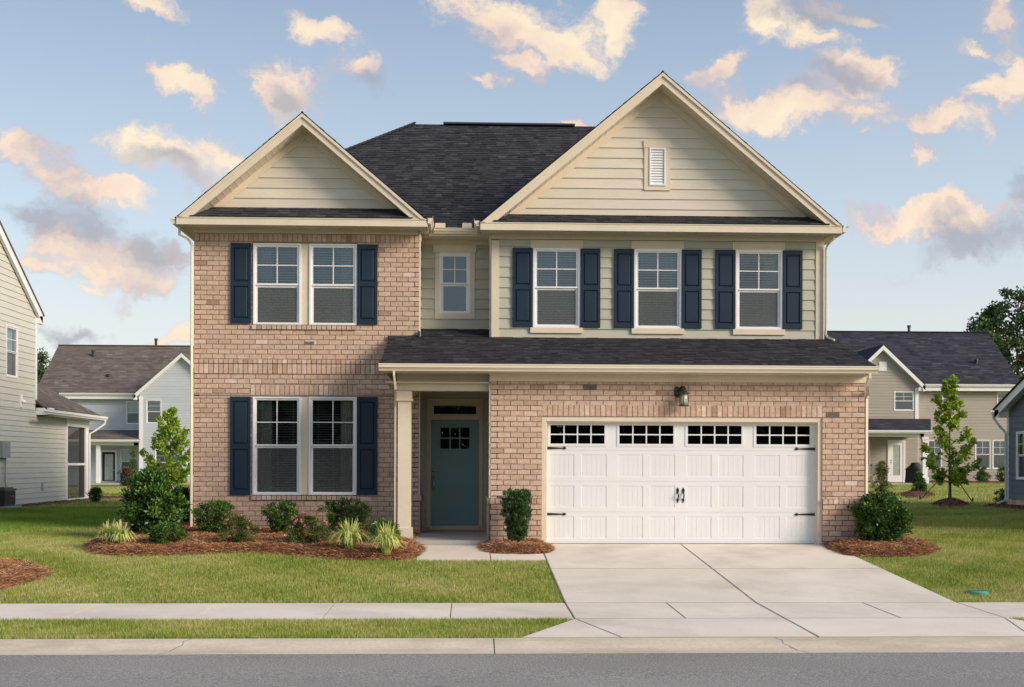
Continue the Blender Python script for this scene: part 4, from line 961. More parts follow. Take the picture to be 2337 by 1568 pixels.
E0, E1 = Vector((eX, yc+.0, zg_)), Vector((eX, yb, zg_)); R1 = Vector((ridX, yb-dd, zg_+rs_*dd)); R0 = Vector((ridX, yc, zg_+rs_*dd))
if R1.y < yc: R1.y = yc+.01
slab(r_, [E0, E1, R1, R0], .04, .2); slab(r_, [E1, Vector((2*ridX-eX, yb, zg_)), R1], .04, .2)
Vv = Vector((-dd, 0, rs_*dd)).normalized(); Ln = Vector((-dd, 0, rs_*dd)).length
shingles(r_, (eX, yc, zg_), (0, 1, 0), Vv, Ln, lambda v: (0, max(0, (yb-yc)-v*dd/Ln)), seed=100)
zr = zpk+.16
for s in (1, -1):
    e_ = 5.6+.28; pts = [(XN+.16, yrg, zr), (XN-10, yrg, zr), (XN-10, yrg+s*e_, zr-mN*e_), (XN+.16, yrg+s*e_, zr-mN*e_)]
    slab(r_, pts, .05, .1)
r_.build('roof', M['shingle_brown'], nl)
g_ = MB((eX, 0, 0), (0, 1, 0), (1, 0, 0)); kgutter(g_, atx(97, 935, eX+.05).y, yb+.05, zg_+.01, .13, .12); g_.frame(**fN); g_.box(yc+.3, yb-.02, .40, .44, 2.87, 3.0); g_.box(yc+.0, yb-.02, 0, .40, 2.87, 2.885)
g_.build('gutter', M['white'], nl)
d = MB(); q0 = yb-.12; d.tube([(eX+.07, q0, 2.9), (eX+.07, q0, 2.78), (eX-.2, q0-.15, 2.55), (XN+.06, yp1-.02, 2.42), (XN+.06, yp1, .35), (XN+.1, yp1+.02, .22), (XN+.3, yp1+.05, .16)], .05, 4, flat=.7)
d.build('downspout', M['white'], nl)
swin(nl, 0, 0, 0, 0, 0, 0, vm=False, frm=((wN[0], wN[1], wN[2], wN[3]), fN))
q = atx(46.5, 914, XN); m_ = MB(**fN); m_.box(q.y-.09, q.y+.09, 0, .04, q.z-.2, q.z+.18); m_.tube([m_.P(q.y, .03, q.z), m_.P(q.y+.05, .14, q.z-.06)], .05, 8); m_.build('wall_fixture', M['white'], nl)
q = atx(95, 1111, XN); m_ = MB(**fN); m_.box(q.y-.05, q.y+.05, 0, .05, q.z-.13, q.z+.13); m_.build('outlet_cover', M['porchconc'], nl)
q = atx(6, 1026, XN); m_ = MB(**fN); m_.box(q.y-.4, q.y+.16, .0, .16, q.z-.24, q.z+.24); m_.tube([m_.P(q.y-.0, .08, q.z-.24), m_.P(q.y-.03, .08, q.z-.9), m_.P(q.y-.06, .2, .3)], .02, 6)
m_.build('electric_box', mat('grey_box', [(.28, .30, .33)], .5, .4), nl)
# ---- air conditioner
a = gr(13, 1166); XA = -12.95; p = atx(36, 1163, XA); sA = 0.86
ac = thing('air_conditioner', 'dark grey outdoor air conditioner unit beside the pale green house wall', 'air conditioner', (XA, p.y-.4, float(gz(XA, p.y))))
zb = float(gz(XA, p.y)); zt_ = atx(36, 1114, XA).z; y1 = p.y; y0_ = y1-.8
m_ = MB(); m_.box(XA-.75, XA, 0, 0, 0, 0)
m_ = MB((0, 0, 0), (1, 0, 0), (0, 1, 0)); m_.box(XA-.8, XA+.12, y0_-.1, y1+.12, zb-.02, zb+.07); m_.build('concrete_pad', M['porchconc'], ac)
m_ = MB((0, 0, 0), (1, 0, 0), (0, 1, 0)); m_.box(XA-.73, XA-.02, y0_+.02, y1-.02, zb+.07, zt_-.06)
for k in range(30):
    t = k/29; m_.box(XA-.02, XA+.005, lerp(y0_+.03, y1-.05, t), lerp(y0_+.03, y1-.05, t)+.012, zb+.12, zt_-.08); m_.box(lerp(XA-.72, XA-.04, t), lerp(XA-.72, XA-.04, t)+.012, y0_-.005, y0_+.02, zb+.12, zt_-.08)
m_.build('casing', mat('ac_casing', [(.055, .055, .06)], .5, .4), ac)
m_ = MB((0, 0, 0), (1, 0, 0), (0, 1, 0)); m_.box(XA-.76, XA+.02, y0_-.02, y1+.01, zt_-.06, zt_-.01); m_.box(XA-.7, XA-.05, y0_+.05, y1-.06, zt_-.01, zt_+.03); m_.build('top_cover', mat('ac_top', [(.08, .085, .09)], .45, .4), ac)
m_ = MB((0, 0, 0), (1, 0, 0), (0, 1, 0)); m_.box(XA+.006, XA+.012, y1-.32, y1-.18, zt_-.24, zt_-.2); m_.build('badge', mat('red_badge', [(.5, .06, .05)], .4, .4), ac)
# ---- rear left house
def hiproof(name, parent, m, x0, x1, y0, y1, ze, pitch, hl, hr, seed, expo=.20, th=.12):
    """ridge along X; hl/hr = ridge inset at each end (0: gable)"""
    ym = (y0+y1)/2; zr = ze+pitch*(ym-y0); A, B_, C_, D_ = Vector((x0, y0, ze)), Vector((x1, y0, ze)), Vector((x1-hr, ym, zr)), Vector((x0+hl, ym, zr)); E_, G_ = Vector((x0, y1, ze)), Vector((x1, y1, ze))
    r = MB(); slab(r, [A, B_, C_, D_], th, .3); slab(r, [G_, E_, D_, C_], th, .3); slab(r, [E_, A, D_], th, .3); slab(r, [B_, G_, C_], th, .3)
    V_ = Vector((0, ym-y0, zr-ze)); L_ = V_.length
    shingles(r, (0, y0-.02, ze), (1, 0, 0), V_, L_, lambda v: (x0+hl*v/L_, x1-hr*v/L_), expo=expo, seed=seed, wmin=.25, wmax=.6, th=.014)
    r.tube([D_+Vector((0, 0, .03)), C_+Vector((0, 0, .03))], .12, 6, .2, flat=.4)
    return r.build(name, m, parent)
def gablet(parent, m_roof, m_wall, apx, apy, ex, ey, Y, yback, wallz, seed, trimw=.26, tm='white', ops=()):
    A = at(apx, apy, Y-.3); E = at(ex, ey, Y-.3); hw = abs(A.x-E.x); mm = (A.z-E.z)/hw
    r = MB(); t = MB(**fr(Y-.3)); s_ = MB(**fr(Y))
    for s in (-1, 1):
        e = Vector((A.x+s*hw, 0, E.z)); pts = [(e.x, Y-.32, e.z), (A.x, Y-.32, A.z), (A.x, yback, A.z), (e.x, yback, e.z)]; slab(r, pts, .06, .2)
        P_ = [(A.x, A.z-.05), (A.x, A.z-.05-trimw), (e.x, e.z-.05-trimw), (e.x, e.z-.05)]; t.prism(P_ if s < 0 else P_[::-1], -.02, .02)
        t.poly([(A.x, 0, A.z-.3), (e.x, 0, e.z-.3), (e.x, -.3, e.z-.3), (A.x, -.3, A.z-.3)])
        t.box(e.x-.14*(s > 0), e.x+.14*(s < 0), -.3, .02, e.z-.36, e.z-.04)
    siding(s_, A.x-hw+.3, A.x+hw-.3, wallz, A.z, ops, 0, .165, ext=lambda z: (A.x-min(hw-.3, max(0, (A.z-.2-z)/mm)), A.x+min(hw-.3, max(0, (A.z-.2-z)/mm))), seed=seed)
    panel(s_, A.x-hw+.3, A.x+hw-.3, wallz, E.z-.25, ops); s_.poly([(A.x-hw+.3, 0, E.z-.25), (A.x+hw-.3, 0, E.z-.25), (A.x+hw-.3, 0, E.z-.1), (A.x, 0, A.z-.15), (A.x-hw+.3, 0, E.z-.1)])
    r.build('gable_roof', m_roof, parent); t.build('gable_trim', M[tm], parent); s_.build('gable_siding', m_wall, parent)
    return A.x-hw+.3, A.x+hw-.3
YB = 54.; YBm = 56.; gB = .03
rl = thing('rear_house', 'pale blue house with brown roof and navy back door, behind the tall broadleaf shrub', 'house', (at(300, 1108, YB).x, YB+4, gB))
e0 = at(225, 898, YBm-.4); xl_ = at(78, 880, YBm-.4).x; rx0 = at(134, 789.5, YBm+4.6).x; zrd = at(250, 789.5, YBm+4.6).z
pb = (zrd-e0.z)/5.; xr_ = at(560, 900, YBm).x
hiproof('roof', rl, M['shingle_brown'], xl_, xr_, YBm-.4, YBm+9.6, e0.z, pb, rx0-xl_, 3., 111)
PB1 = [(288, 916, 319, 968), (275, 1024, 307.5, 1082.5)]; PB2 = [(334, 912.5, 368, 966.6), (354, 1024, 386, 1086.5), (387, 1024, 418, 1086.5), (425, 1024, 457, 1086.5)]
xw0, xw1 = gablet(rl, M['shingle_brown'], M['sidB'], 414, 803.5, 304.5, 899, YB, YBm+4, gB+.2, 112, ops=[rect(*q, YB) for q in PB2])
w = MB(**fr(YBm)); xa_ = at(100, 1000, YBm).x; 
opd = rect(233.5, 1031.5, 263, 1107, YBm)
panel(w, xa_, xr_-.3, gB, e0.z, [opd]+[rect(*q, YBm) for q in PB1]); siding(w, xa_, xw0+.1, gB+.15, e0.z, [opd]+[rect(*q, YBm) for q in PB1], 0, .165, seed=113)
w.frame((xa_, YBm, 0), (0, -1, 0), (-1, 0, 0)); panel(w, -9.5, 0, gB, e0.z)
w.build('siding_wall', M['sidB'], rl)
t_ = MB(**fr(YBm-.4)); kgutter(t_, at(136, 900, YBm-.4).x, at(318, 900, YBm-.4).x, e0.z+.02, .15, .13); t_.box(xl_, xw0, -.02, .0, e0.z-.35, e0.z-.05); t_.box(xl_, xw0, -.4, -.02, e0.z-.35, e0.z-.32); t_.build('gutter', M['white'], rl)
t_ = MB(**fr(YB)); t_.box(xw0-.02, xw0+.2, -.02, .04, gB+.2, at(325, 905, YB).z); t_.box(xw0-.02, xw0, -2, .0, gB+.2, at(325, 905, YB).z); t_.build('corner_board', M['white'], rl)
f_ = MB(**fr(YB)); f_.box(xw0, xw1, -.1, .005, -.1, gB+.2); f_.build('foundation', M['brick'], rl)
def lowporch(parent, x0, x1, y0, y1, Yp, Yw, m_roof, beam, seed, hipR=False):
    a = at(x0, y1, Yp); b = at(x1, y1, Yp); zt = at((x0+x1)/2, y0, Yw).z; r = MB(); xr = at(x1, y0, Yw).x if hipR else b.x
    V_ = Vector((0, Yw-Yp, zt-a.z)); L_ = V_.length; k = (b.x-xr)/L_ if hipR else 0
    slab(r, [(a.x, Yp, a.z), (b.x, Yp, a.z), (b.x-k*L_, Yw, zt), (a.x, Yw, zt)], .08, .2)
    if hipR: slab(r, [(b.x, Yp, a.z), (b.x, Yw, a.z), (b.x-k*L_, Yw, zt)], .08, .2)
    shingles(r, (0, Yp-.02, a.z), (1, 0, 0), V_, L_, lambda v: (a.x, b.x-k*v), expo=.2, seed=seed, wmin=.25, wmax=.6)
    r.build('porch_roof', m_roof, parent)
    g = MB(**fr(Yp)); kgutter(g, a.x, b.x+.05, a.z+.02, .16, .13); g.build('porch_gutter', M['white'], parent)
    t = MB(**fr(Yp+.3)); zb_ = at(x0, beam, Yp+.3).z; t.box(a.x, b.x-.25, -.2, 0, zb_, a.z-.12); t.box(a.x, b.x-.25, 0, .3, a.z-.14, a.z-.12); t.box(b.x-.45, b.x-.25, -(Yw-Yp), 0, zb_, a.z-.12); t.box(a.x, b.x-.3, -(Yw-Yp)+.3, -.2, zb_+.12, zb_+.16)
    t.build('porch_beam', M['white'], parent); return a, b, zb_
a, b, zb_ = lowporch(rl, 150, 319, 981.5, 1003.5, YBm-2.2, YBm, M['shingle_brown'], 1016, 114)
t_ = MB(**fr(YBm-1.9)); u = at(223, 1060, YBm-1.9).x; t_.box(u-.11, u+.11, -.22, 0, gB, zb_); t_.build('porch_post', M['white'], rl)
t_ = MB(**fr(YBm)); t_.box(opd[0]-.13, opd[0], 0, .05, gB+.1, opd[3]+.13); t_.box(opd[1], opd[1]+.13, 0, .05, gB+.1, opd[3]+.13); t_.box(opd[0], opd[1], 0, .05, opd[3], opd[3]+.13); t_.build('door_casing', M['white'], rl)
t_ = MB(**fr(YBm)); panel(t_, opd[0], opd[1], gB+.1, opd[3], [rect(239, 1036.5, 258.5, 1096, YBm)], .04, .03); dd_ = t_.build('back_door', M['navy'], rl)
t_ = MB(**fr(YBm)); q = rect(239, 1036.5, 258.5, 1096, YBm); t_.poly([(q[0], .02, q[2]), (q[1], .02, q[2]), (q[1], .02, q[3]), (q[0], .02, q[3])]); t_.build('door_blind', mat('door_blind', [(.5, .52, .5)], .4, .5), dd_)
t_ = MB(**fr(YBm)); u = at(261, 1075, YBm).x; t_.lathe(t_.P(u, .07, at(261, 1074, YBm).z), [(.03, 0), (.03, .06)], 8); t_.build('door_handle', M['nickel'], dd_)
t_ = MB(**fr(YBm)); t_.box(at(206, 1110, YBm).x-3, xw0, -.02, 2.3, -.1, gB+.1); t_.box(opd[0]-.2, opd[1]+.2, 0, .4, gB+.1, gB+.2); t_.build('patio_slab', M['porchconc'], rl)
for q in PB1: swin(rl, 0, *q, YBm)
for q in PB2: swin(rl, 0, *q, YB)
for px, y0_, y1_, hh in ((356, 790, 773, 0), (212.5, 814, 800, 1), (247, 860, 854, 1)):
    zy = YBm+4.6 if not hh else None
    if hh:
        t = 20.
        yv = YBm-.4+((at(px, y0_, YBm+2).z-e0.z)/pb)
        for _ in range(6): yv = YBm-.4+(at(px, y0_, yv).z-e0.z)/pb
    else: yv = zy
    p = at(px, y0_, yv); q = at(px, y1_, yv); m_ = MB(); m_.tube([(p.x, yv, p.z-.1), (p.x, yv, q.z)], .085, 10); m_.tube([(p.x, yv, q.z-.12), (p.x, yv, q.z+.01)], .12, 10); m_.build('vent_pipe', M['flash'], rl)
# ---- rear right house
YC_ = 45.; YCm = 45.7; gC = .40
rr = thing('rear_house', 'taupe two-storey house with slate roof behind the staked young tree', 'house', (at(2150, 1100, YC_).x, YC_+5, gC))
e0 = at(2200, 878, YCm-.4); xr_ = at(2334, 865, YCm-.4).x; rx1 = at(2253.7, 759.5, YCm+5.1).x; zrd = at(2100, 759, YCm+5.1).z; pc = (zrd-e0.z)/5.5
hiproof('roof', rr, M['shingle_blue'], at(1750, 880, YCm).x, xr_, YCm-.4, YCm+10.6, e0.z, pc, 3, xr_-rx1, 121)
PC1 = [(2225, 1004, 2260, 1070.5), (2264.5, 1004, 2300, 1070.5), (2274.7, 895, 2311, 952), (2117, 1004, 2149, 1069.5), (2150, 895, 2176, 952)]; PC2 = [(2040, 893, 2084.8, 937.5), (1955, 1003, 1985.5, 1068)]; opd = rect(2030, 1009, 2060.5, 1093.5, YC_)
xw0, xw1 = gablet(rr, M['shingle_blue'], M['sidC'], 2016.5, 785.5, 2112, 878, YC_, YCm+4, gC+.1, 122, ops=[opd]+[rect(*q, YC_) for q in PC2])
w = MB(**fr(YCm)); panel(w, at(1760, 900, YCm).x, xr_-.4, gC-.3, e0.z, [rect(*q, YCm) for q in PC1]); siding(w, xw1-.1, xr_-.4, gC+.1, e0.z, [rect(*q, YCm) for q in PC1], 0, .165, seed=123)
w.frame((xr_-.4, YCm, 0), (0, 1, 0), (1, 0, 0)); panel(w, 0, 10, gC-.3, e0.z); w.build('siding_wall', M['sidC'], rr)
t_ = MB(**fr(YCm-.4)); kgutter(t_, at(2110, 880, YCm-.4).x, at(2329, 880, YCm-.4).x, e0.z+.02, .15, .13); t_.box(xw1, xr_, -.02, .0, e0.z-.35, e0.z-.05); t_.box(xw1, xr_, -.4, -.02, e0.z-.35, e0.z-.32); t_.build('gutter', M['white'], rr)
t_ = MB(**fr(YC_)); t_.box(xw1-.18, xw1+.02, -.02, .04, at(2097, 957, YC_).z, at(2097, 885, YC_).z); t_.box(xw1, xw1+.02, -.7, .0, gC, at(2097, 885, YC_).z); q = rect(2005.5, 825.5, 2023, 847, YC_); t_.box(q[0], q[1], 0, .05, q[2], q[3])
for k in range(8): t_.box(q[0]+.04, q[1]-.04, .05, .058, lerp(q[2], q[3], (k+.4)/8.5), lerp(q[2], q[3], (k+.8)/8.5))
t_.build('corner_board', M['white'], rr)
a, b, zb_ = lowporch(rr, 1840, 2124, 955.5, 982, YC_-2.6, YC_, M['shingle_blue'], 996, 124, hipR=True)
t_ = MB(**fr(YC_-2.3)); q = rect(2106, 996, 2117.5, 1100, YC_-2.3); t_.box(q[0], q[1], -.28, 0, gC-.1, zb_+.01); t_.box(q[0]-.05, q[1]+.05, -.33, .05, gC-.1, gC+.35); t_.box(q[0]-.04, q[1]+.04, -.32, .04, zb_-.15, zb_); t_.build('porch_column', M['white'], rr)
opd = rect(2030, 1009, 2060.5, 1093.5, YC_); t_ = MB(**fr(YC_)); t_.box(opd[0]-.12, opd[0], 0, .06, gC, opd[3]+.12); t_.box(opd[1], opd[1]+.12, 0, .06, gC, opd[3]+.12); t_.box(opd[0], opd[1], 0, .06, opd[3], opd[3]+.12); t_.build('door_casing', M['white'], rr)
q = rect(2037.5, 1016, 2053.5, 1085, YC_); t_ = MB(**fr(YC_)); panel(t_, opd[0], opd[1], gC+.05, opd[3], [q], .04, .03); dd_ = t_.build('back_door', M['white'], rr)
t_ = MB(**fr(YC_)); t_.poly([(q[0], .02, q[2]), (q[1], .02, q[2]), (q[1], .02, q[3]), (q[0], .02, q[3])]); t_.build('door_blind', mat('door_glass_blind', [(.36, .42, .38)], .3, .6), dd_)
t_ = MB(**fr(YC_)); u = at(2033.5, 1055, YC_).x; t_.lathe(t_.P(u, .07, at(2033, 1057, YC_).z), [(.03, 0), (.03, .06)], 8); t_.lathe(t_.P(u, .07, at(2033, 1051, YC_).z), [(.025, 0), (.025, .05)], 8); t_.build('door_handle', M['nickel'], dd_)
t_ = MB(**fr(YC_)); t_.box(xw0, at(2124, 1100, YC_-2.6).x, 0, 2.75, gC-.4, gC+.03); t_.build('patio_slab', M['porchconc'], rr)
swin(rr, 0, *PC2[0], YC_, screen=False, vm=True); swin(rr, 0, *PC2[1], YC_)
for q in PC1: swin(rr, 0, *q, YCm, vm=True)
for px, y0_, y1_, hh in ((2074.5, 759, 743, 0), (2228, 831, 820.5, 1)):
    yv = YCm+5.1
    if hh:
        yv = YCm+2
        for _ in range(8): yv = YCm-.4+(at(px, y0_, yv).z-e0.z)/pc
    p = at(px, y0_, yv); q = at(px, y1_, yv); m_ = MB(); m_.tube([(p.x, yv, p.z-.1), (p.x, yv, q.z)], .08, 10); m_.tube([(p.x, yv, q.z-.12), (p.x, yv, q.z+.01)], .115, 10); m_.build('vent_pipe', M['flash'], rr)
# ---- right slate house (wall faces -X)
XS = 17.05; fS = dict(O=(XS, 0, 0), U=(0, -1, 0), D=(-1, 0, 0))
rh = thing('neighbour_house', 'slate blue sided single-storey house at the right edge of the lawn', 'house', (XS+4, 12, .1))
yF = atx(2300, 1000, XS).y; zf = atx(2306, 1139, XS).z; eS = 3.15; mS = .42
zw0, zw1 = atx(2325, 1094, XS).z, atx(2325, 985, XS).z; yw1 = atx(2320.5, 1050, XS).y; wS = (-yw1, -yw1+.95, zw0, zw1)
w = MB(**fS); L_ = 9.5; pk = eS+mS*L_/2
panel(w, -yF, -yF+L_, 0, eS, [wS], 0, .12); w.poly([(-yF, 0, eS), (-yF+L_, 0, eS), (-yF+L_/2, 0, pk)])
siding(w, -yF+.1, -yF+L_, zf, pk, [wS], 0, .20, ext=lambda z: (max(-yF+.1, -yF+L_/2-max(0, (pk-z)/mS)), min(-yF+L_, -yF+L_/2+max(0, (pk-z)/mS))), seed=131)
w.frame((0, yF, 0), (-1, 0, 0), (0, 1, 0)); panel(w, -XS-9, -XS, 0, eS); w.frame((0, yF-L_, 0), (1, 0, 0), (0, -1, 0)); panel(w, XS, XS+9, 0, eS); siding(w, XS, XS+9, .3, eS, (), 0, .2)
w.build('siding_wall', M['sidD'], rh)
f_ = MB(**fS); f_.box(-yF, -yF+L_, -.1, .005, -.1, zf); soldiers(f_, -yF, -yF+L_, zf-.18, zf-.0, 0, 132, pitch=.3); f_.build('foundation', M['brick'], rh)
t_ = MB(**fS); t_.box(-yF-.01, -yF+.11, 0, .03, zf, eS); t_.build('corner_board', M['white'], rh); t_ = MB(**fS)
for s in (-1, 1):
    e_ = L_/2+.3; c_ = -yF+L_/2; P_ = [(c_, pk+.16), (c_, pk-.10), (c_+s*e_, pk-.10-mS*e_), (c_+s*e_, pk+.16-mS*e_)]; t_.prism(P_ if s < 0 else P_[::-1], .26, .30)
    t_.poly([(c_, .26, pk-.02), (c_+s*e_, .26, pk-.02-mS*e_), (c_+s*e_, 0, pk-.02-mS*e_), (c_, 0, pk-.02)])
t_.box(-yF-.3, -yF+.0, .0, .30, eS-.22, eS+.02)
t_.build('rake_board', M['white'], rh)
r_ = MB()
for s in (-1, 1):
    e_ = L_/2+.34; c_ = yF-L_/2; slab(r_, [(XS-.34, c_, pk+.21), (XS+9, c_, pk+.21), (XS+9, c_+s*e_, pk+.21-mS*e_), (XS-.34, c_+s*e_, pk+.21-mS*e_)], .05, .2)
# two-storey front volume of the same house (outside the frame, it shades the side lawn)
w2 = MB(**fS); panel(w2, -7.5, 1.0, 0, 6.0); siding(w2, -7.5, 1.0, zf, 6.0, (), 0, .2, seed=133); w2.frame((0, -1.0, 0), (1, 0, 0), (0, -1, 0)); panel(w2, XS, XS+9, 0, 6.0); siding(w2, XS, XS+9, zf, 6.0, (), 0, .2, seed=134); w2.poly([(XS, 0, 6), (XS+9, 0, 6), (XS+4.5, 0, 9.2)])
w2.frame((0, 7.5, 0), (-1, 0, 0), (0, 1, 0)); panel(w2, -XS-9, -XS, 0, 6.0); w2.poly([(-XS-9, 0, 6), (-XS, 0, 6), (-XS-4.5, 0, 9.2)]); w2.build('front_wall', M['sidD'], rh)
for s in (-1, 1): slab(r_, [(XS+4.5, -1.4, 9.35), (XS+4.5, 7.8, 9.35), (XS+4.5+s*5, 7.8, 5.8), (XS+4.5+s*5, -1.4, 5.8)], .05, .2)
r_.build('roof', M['shingle'], rh)
g_ = MB((0, yF+.34, 0), (-1, 0, 0), (0, 1, 0)); kgutter(g_, -XS-9, -XS+.34, eS+.0, .13, .12); g_.build('gutter', M['white'], rh)
d = MB(); xx = XS-.3; d.tube([(xx, yF+.38, eS-.1), (xx, yF+.36, eS-.22), (XS-.22, yF+.1, eS-.5), (XS-.07, yF-.0, eS-.7), (XS-.06, yF-.02, .42), (XS-.09, yF, .3), (XS-.32, yF+.05, .2)], .05, 4, flat=.7); d.build('downspout', mat('pale_blue_metal', [(.55, .60, .68)], .4, .4), rh)
swin(rh, 0, 0, 0, 0, 0, 0, vm=True, frm=(wS, fS))
# ================================================================ PLANTS
rg = np.random.default_rng(5)
def unit(n):
    v = rg.normal(size=(n, 3)); return v/np.linalg.norm(v, axis=1)[:, None]
def leafquads(C, out, L, Wd, droop=0., spread=.9):
    """C (n,3) leaf bases, out (n,3) main directions"""
    n = len(C); a = out+unit(n)*spread; a[:, 2] -= droop; a /= np.linalg.norm(a, axis=1)[:, None]+1e-9
    r = unit(n); b = np.cross(a, r); b /= np.linalg.norm(b, axis=1)[:, None]+1e-9; nn = np.cross(a, b)
    l = (L*rg.uniform(.6, 1.25, n))[:, None]; w = (Wd*rg.uniform(.7, 1.2, n))[:, None]
    V = np.stack([C, C+a*l*.5+b*w*.5+nn*w*.15, C+a*l, C+a*l*.5-b*w*.5+nn*w*.15], 1)
    return V.reshape(-1, 3)
def prof_r(t, prof): return np.interp(t, [p[0] for p in prof], [p[1] for p in prof])
ROUND = [(0, .35), (.12, .72), (.35, 1.), (.6, 1.), (.8, .82), (.93, .5), (1, .15)]
def crown(x, y, z0, z1, rx, ry, nclump, per, cr, L, Wd, prof=ROUND, jit=.22, inner=.25, seed=0, tone_c=.22, lean=(0, 0), droop=0., spread=.9, up=.35, zpow=1.):
    """leaf clumps through the crown volume; returns vertex array, tones and clump centres"""
    t = rg.uniform(0, 1, nclump)**zpow; an = rg.uniform(0, 2*np.pi, nclump); k = np.where(rg.uniform(size=nclump) < inner, rg.uniform(.15, .65, nclump), rg.uniform(.72, 1., nclump))
    pr = prof_r(t, prof)*k*(1+rg.normal(size=nclump)*jit*.5); cx = x+lean[0]*t+np.cos(an)*rx*pr; cy = y+lean[1]*t+np.sin(an)*ry*pr; cz = z0+(z1-z0)*t+rg.normal(size=nclump)*jit*.06*(z1-z0)
    Cc = np.stack([cx, cy, cz], 1); idx = np.repeat(np.arange(nclump), per); m = len(idx)
    rad = cr*rg.uniform(.55, 1.3, nclump); off = unit(m)*(rg.uniform(0, 1, m)**.5)[:, None]*rad[idx][:, None]; off[:, 2] *= .8
    P = Cc[idx]+off; ctr = np.array([x, y, (z0+z1)/2]); o = P-ctr; o /= np.linalg.norm(o, axis=1)[:, None]+1e-9; o = o*.6+off/(rad[idx][:, None]+1e-6)*.5; o[:, 2] += up
    V = leafquads(P, o, L, Wd, droop, spread)
    ct = np.clip(rg.normal(.45, tone_c, nclump), 0, 1); tone = np.clip(ct[idx]+rg.normal(size=m)*.16, 0, 1)
    return V, tone, Cc
def shrub(name, label, cat, x0, y0, x1, y1, m, leaf=(.035, .02), n=(70, 60), cr=.09, group=None, prof=ROUND, depth=.9, jit=.25, flowers=None, Y=None, lean=(0, 0), zs=0., up=.35, spread=.9, inner=.3, stems=14, splay=.5, sub=None):
    xc = (x0+x1)/2
    if Y is None: b = gr(xc, y1-2)
    else: b = at(xc, y1, Y); b.z = float(gz(b.x, b.y))+(.07 if Y < 5 else 0)
    rx = (at(x1, y1, b.y).x-at(x0, y1, b.y).x)/2; H = at(xc, y0, b.y).z-b.z
    th = thing(name, label, cat, b, group)
    V, t, Cc = crown(b.x, b.y, b.z+zs*H+.02, b.z+H-cr*.35, rx-cr*.15, rx*depth-cr*.3, n[0], n[1], cr, leaf[0], leaf[1], prof, jit, lean=lean, up=up, spread=spread, inner=inner)
    fastmesh('foliage', V, len(V)//4, 4, t, m, parent=th)
    st = MB(); r = random.Random(int(x0))
    for c in Cc[rg.permutation(len(Cc))[:stems]]:
        p0 = Vector((b.x+r.uniform(-.06, .06), b.y+r.uniform(-.06, .06), b.z-.03)); p2 = Vector(c); p1 = p0.lerp(p2, .5)+Vector((r.uniform(-.04, .04), r.uniform(-.04, .04), .06)); st.tube([p0, p1, p2], [.012, .008, .004], 5)
    st.build('stems', M['twig'], th)
    if flowers:
        fm_, k, cl = flowers
        for i in range(k):
            fl_ = MB()
            c = Cc[rg.integers(len(Cc))]; o = Vector((c[0]-b.x, min(c[1]-b.y, -.02)*1.3, c[2]-b.z-H*.4)).normalized(); p = Vector(c)+o*cr*1.0; s_ = r.uniform(.013, .022) if fm_ is M['peach'] else r.uniform(.018, .028); tn = r.random()
            for q in range(7):
                a_ = Vector((r.gauss(0, 1), r.gauss(0, 1), r.gauss(0, 1))).normalized(); d_ = a_.cross(Vector((r.gauss(0, 1), r.gauss(0, 1), r.gauss(0, 1)))).normalized()
                fl_.wpoly([p, p+a_*s_+d_*s_*.6, p+a_*s_*1.7, p+a_*s_-d_*s_*.6], tn)
            fl_.build('flower', fm_, th)
    return th
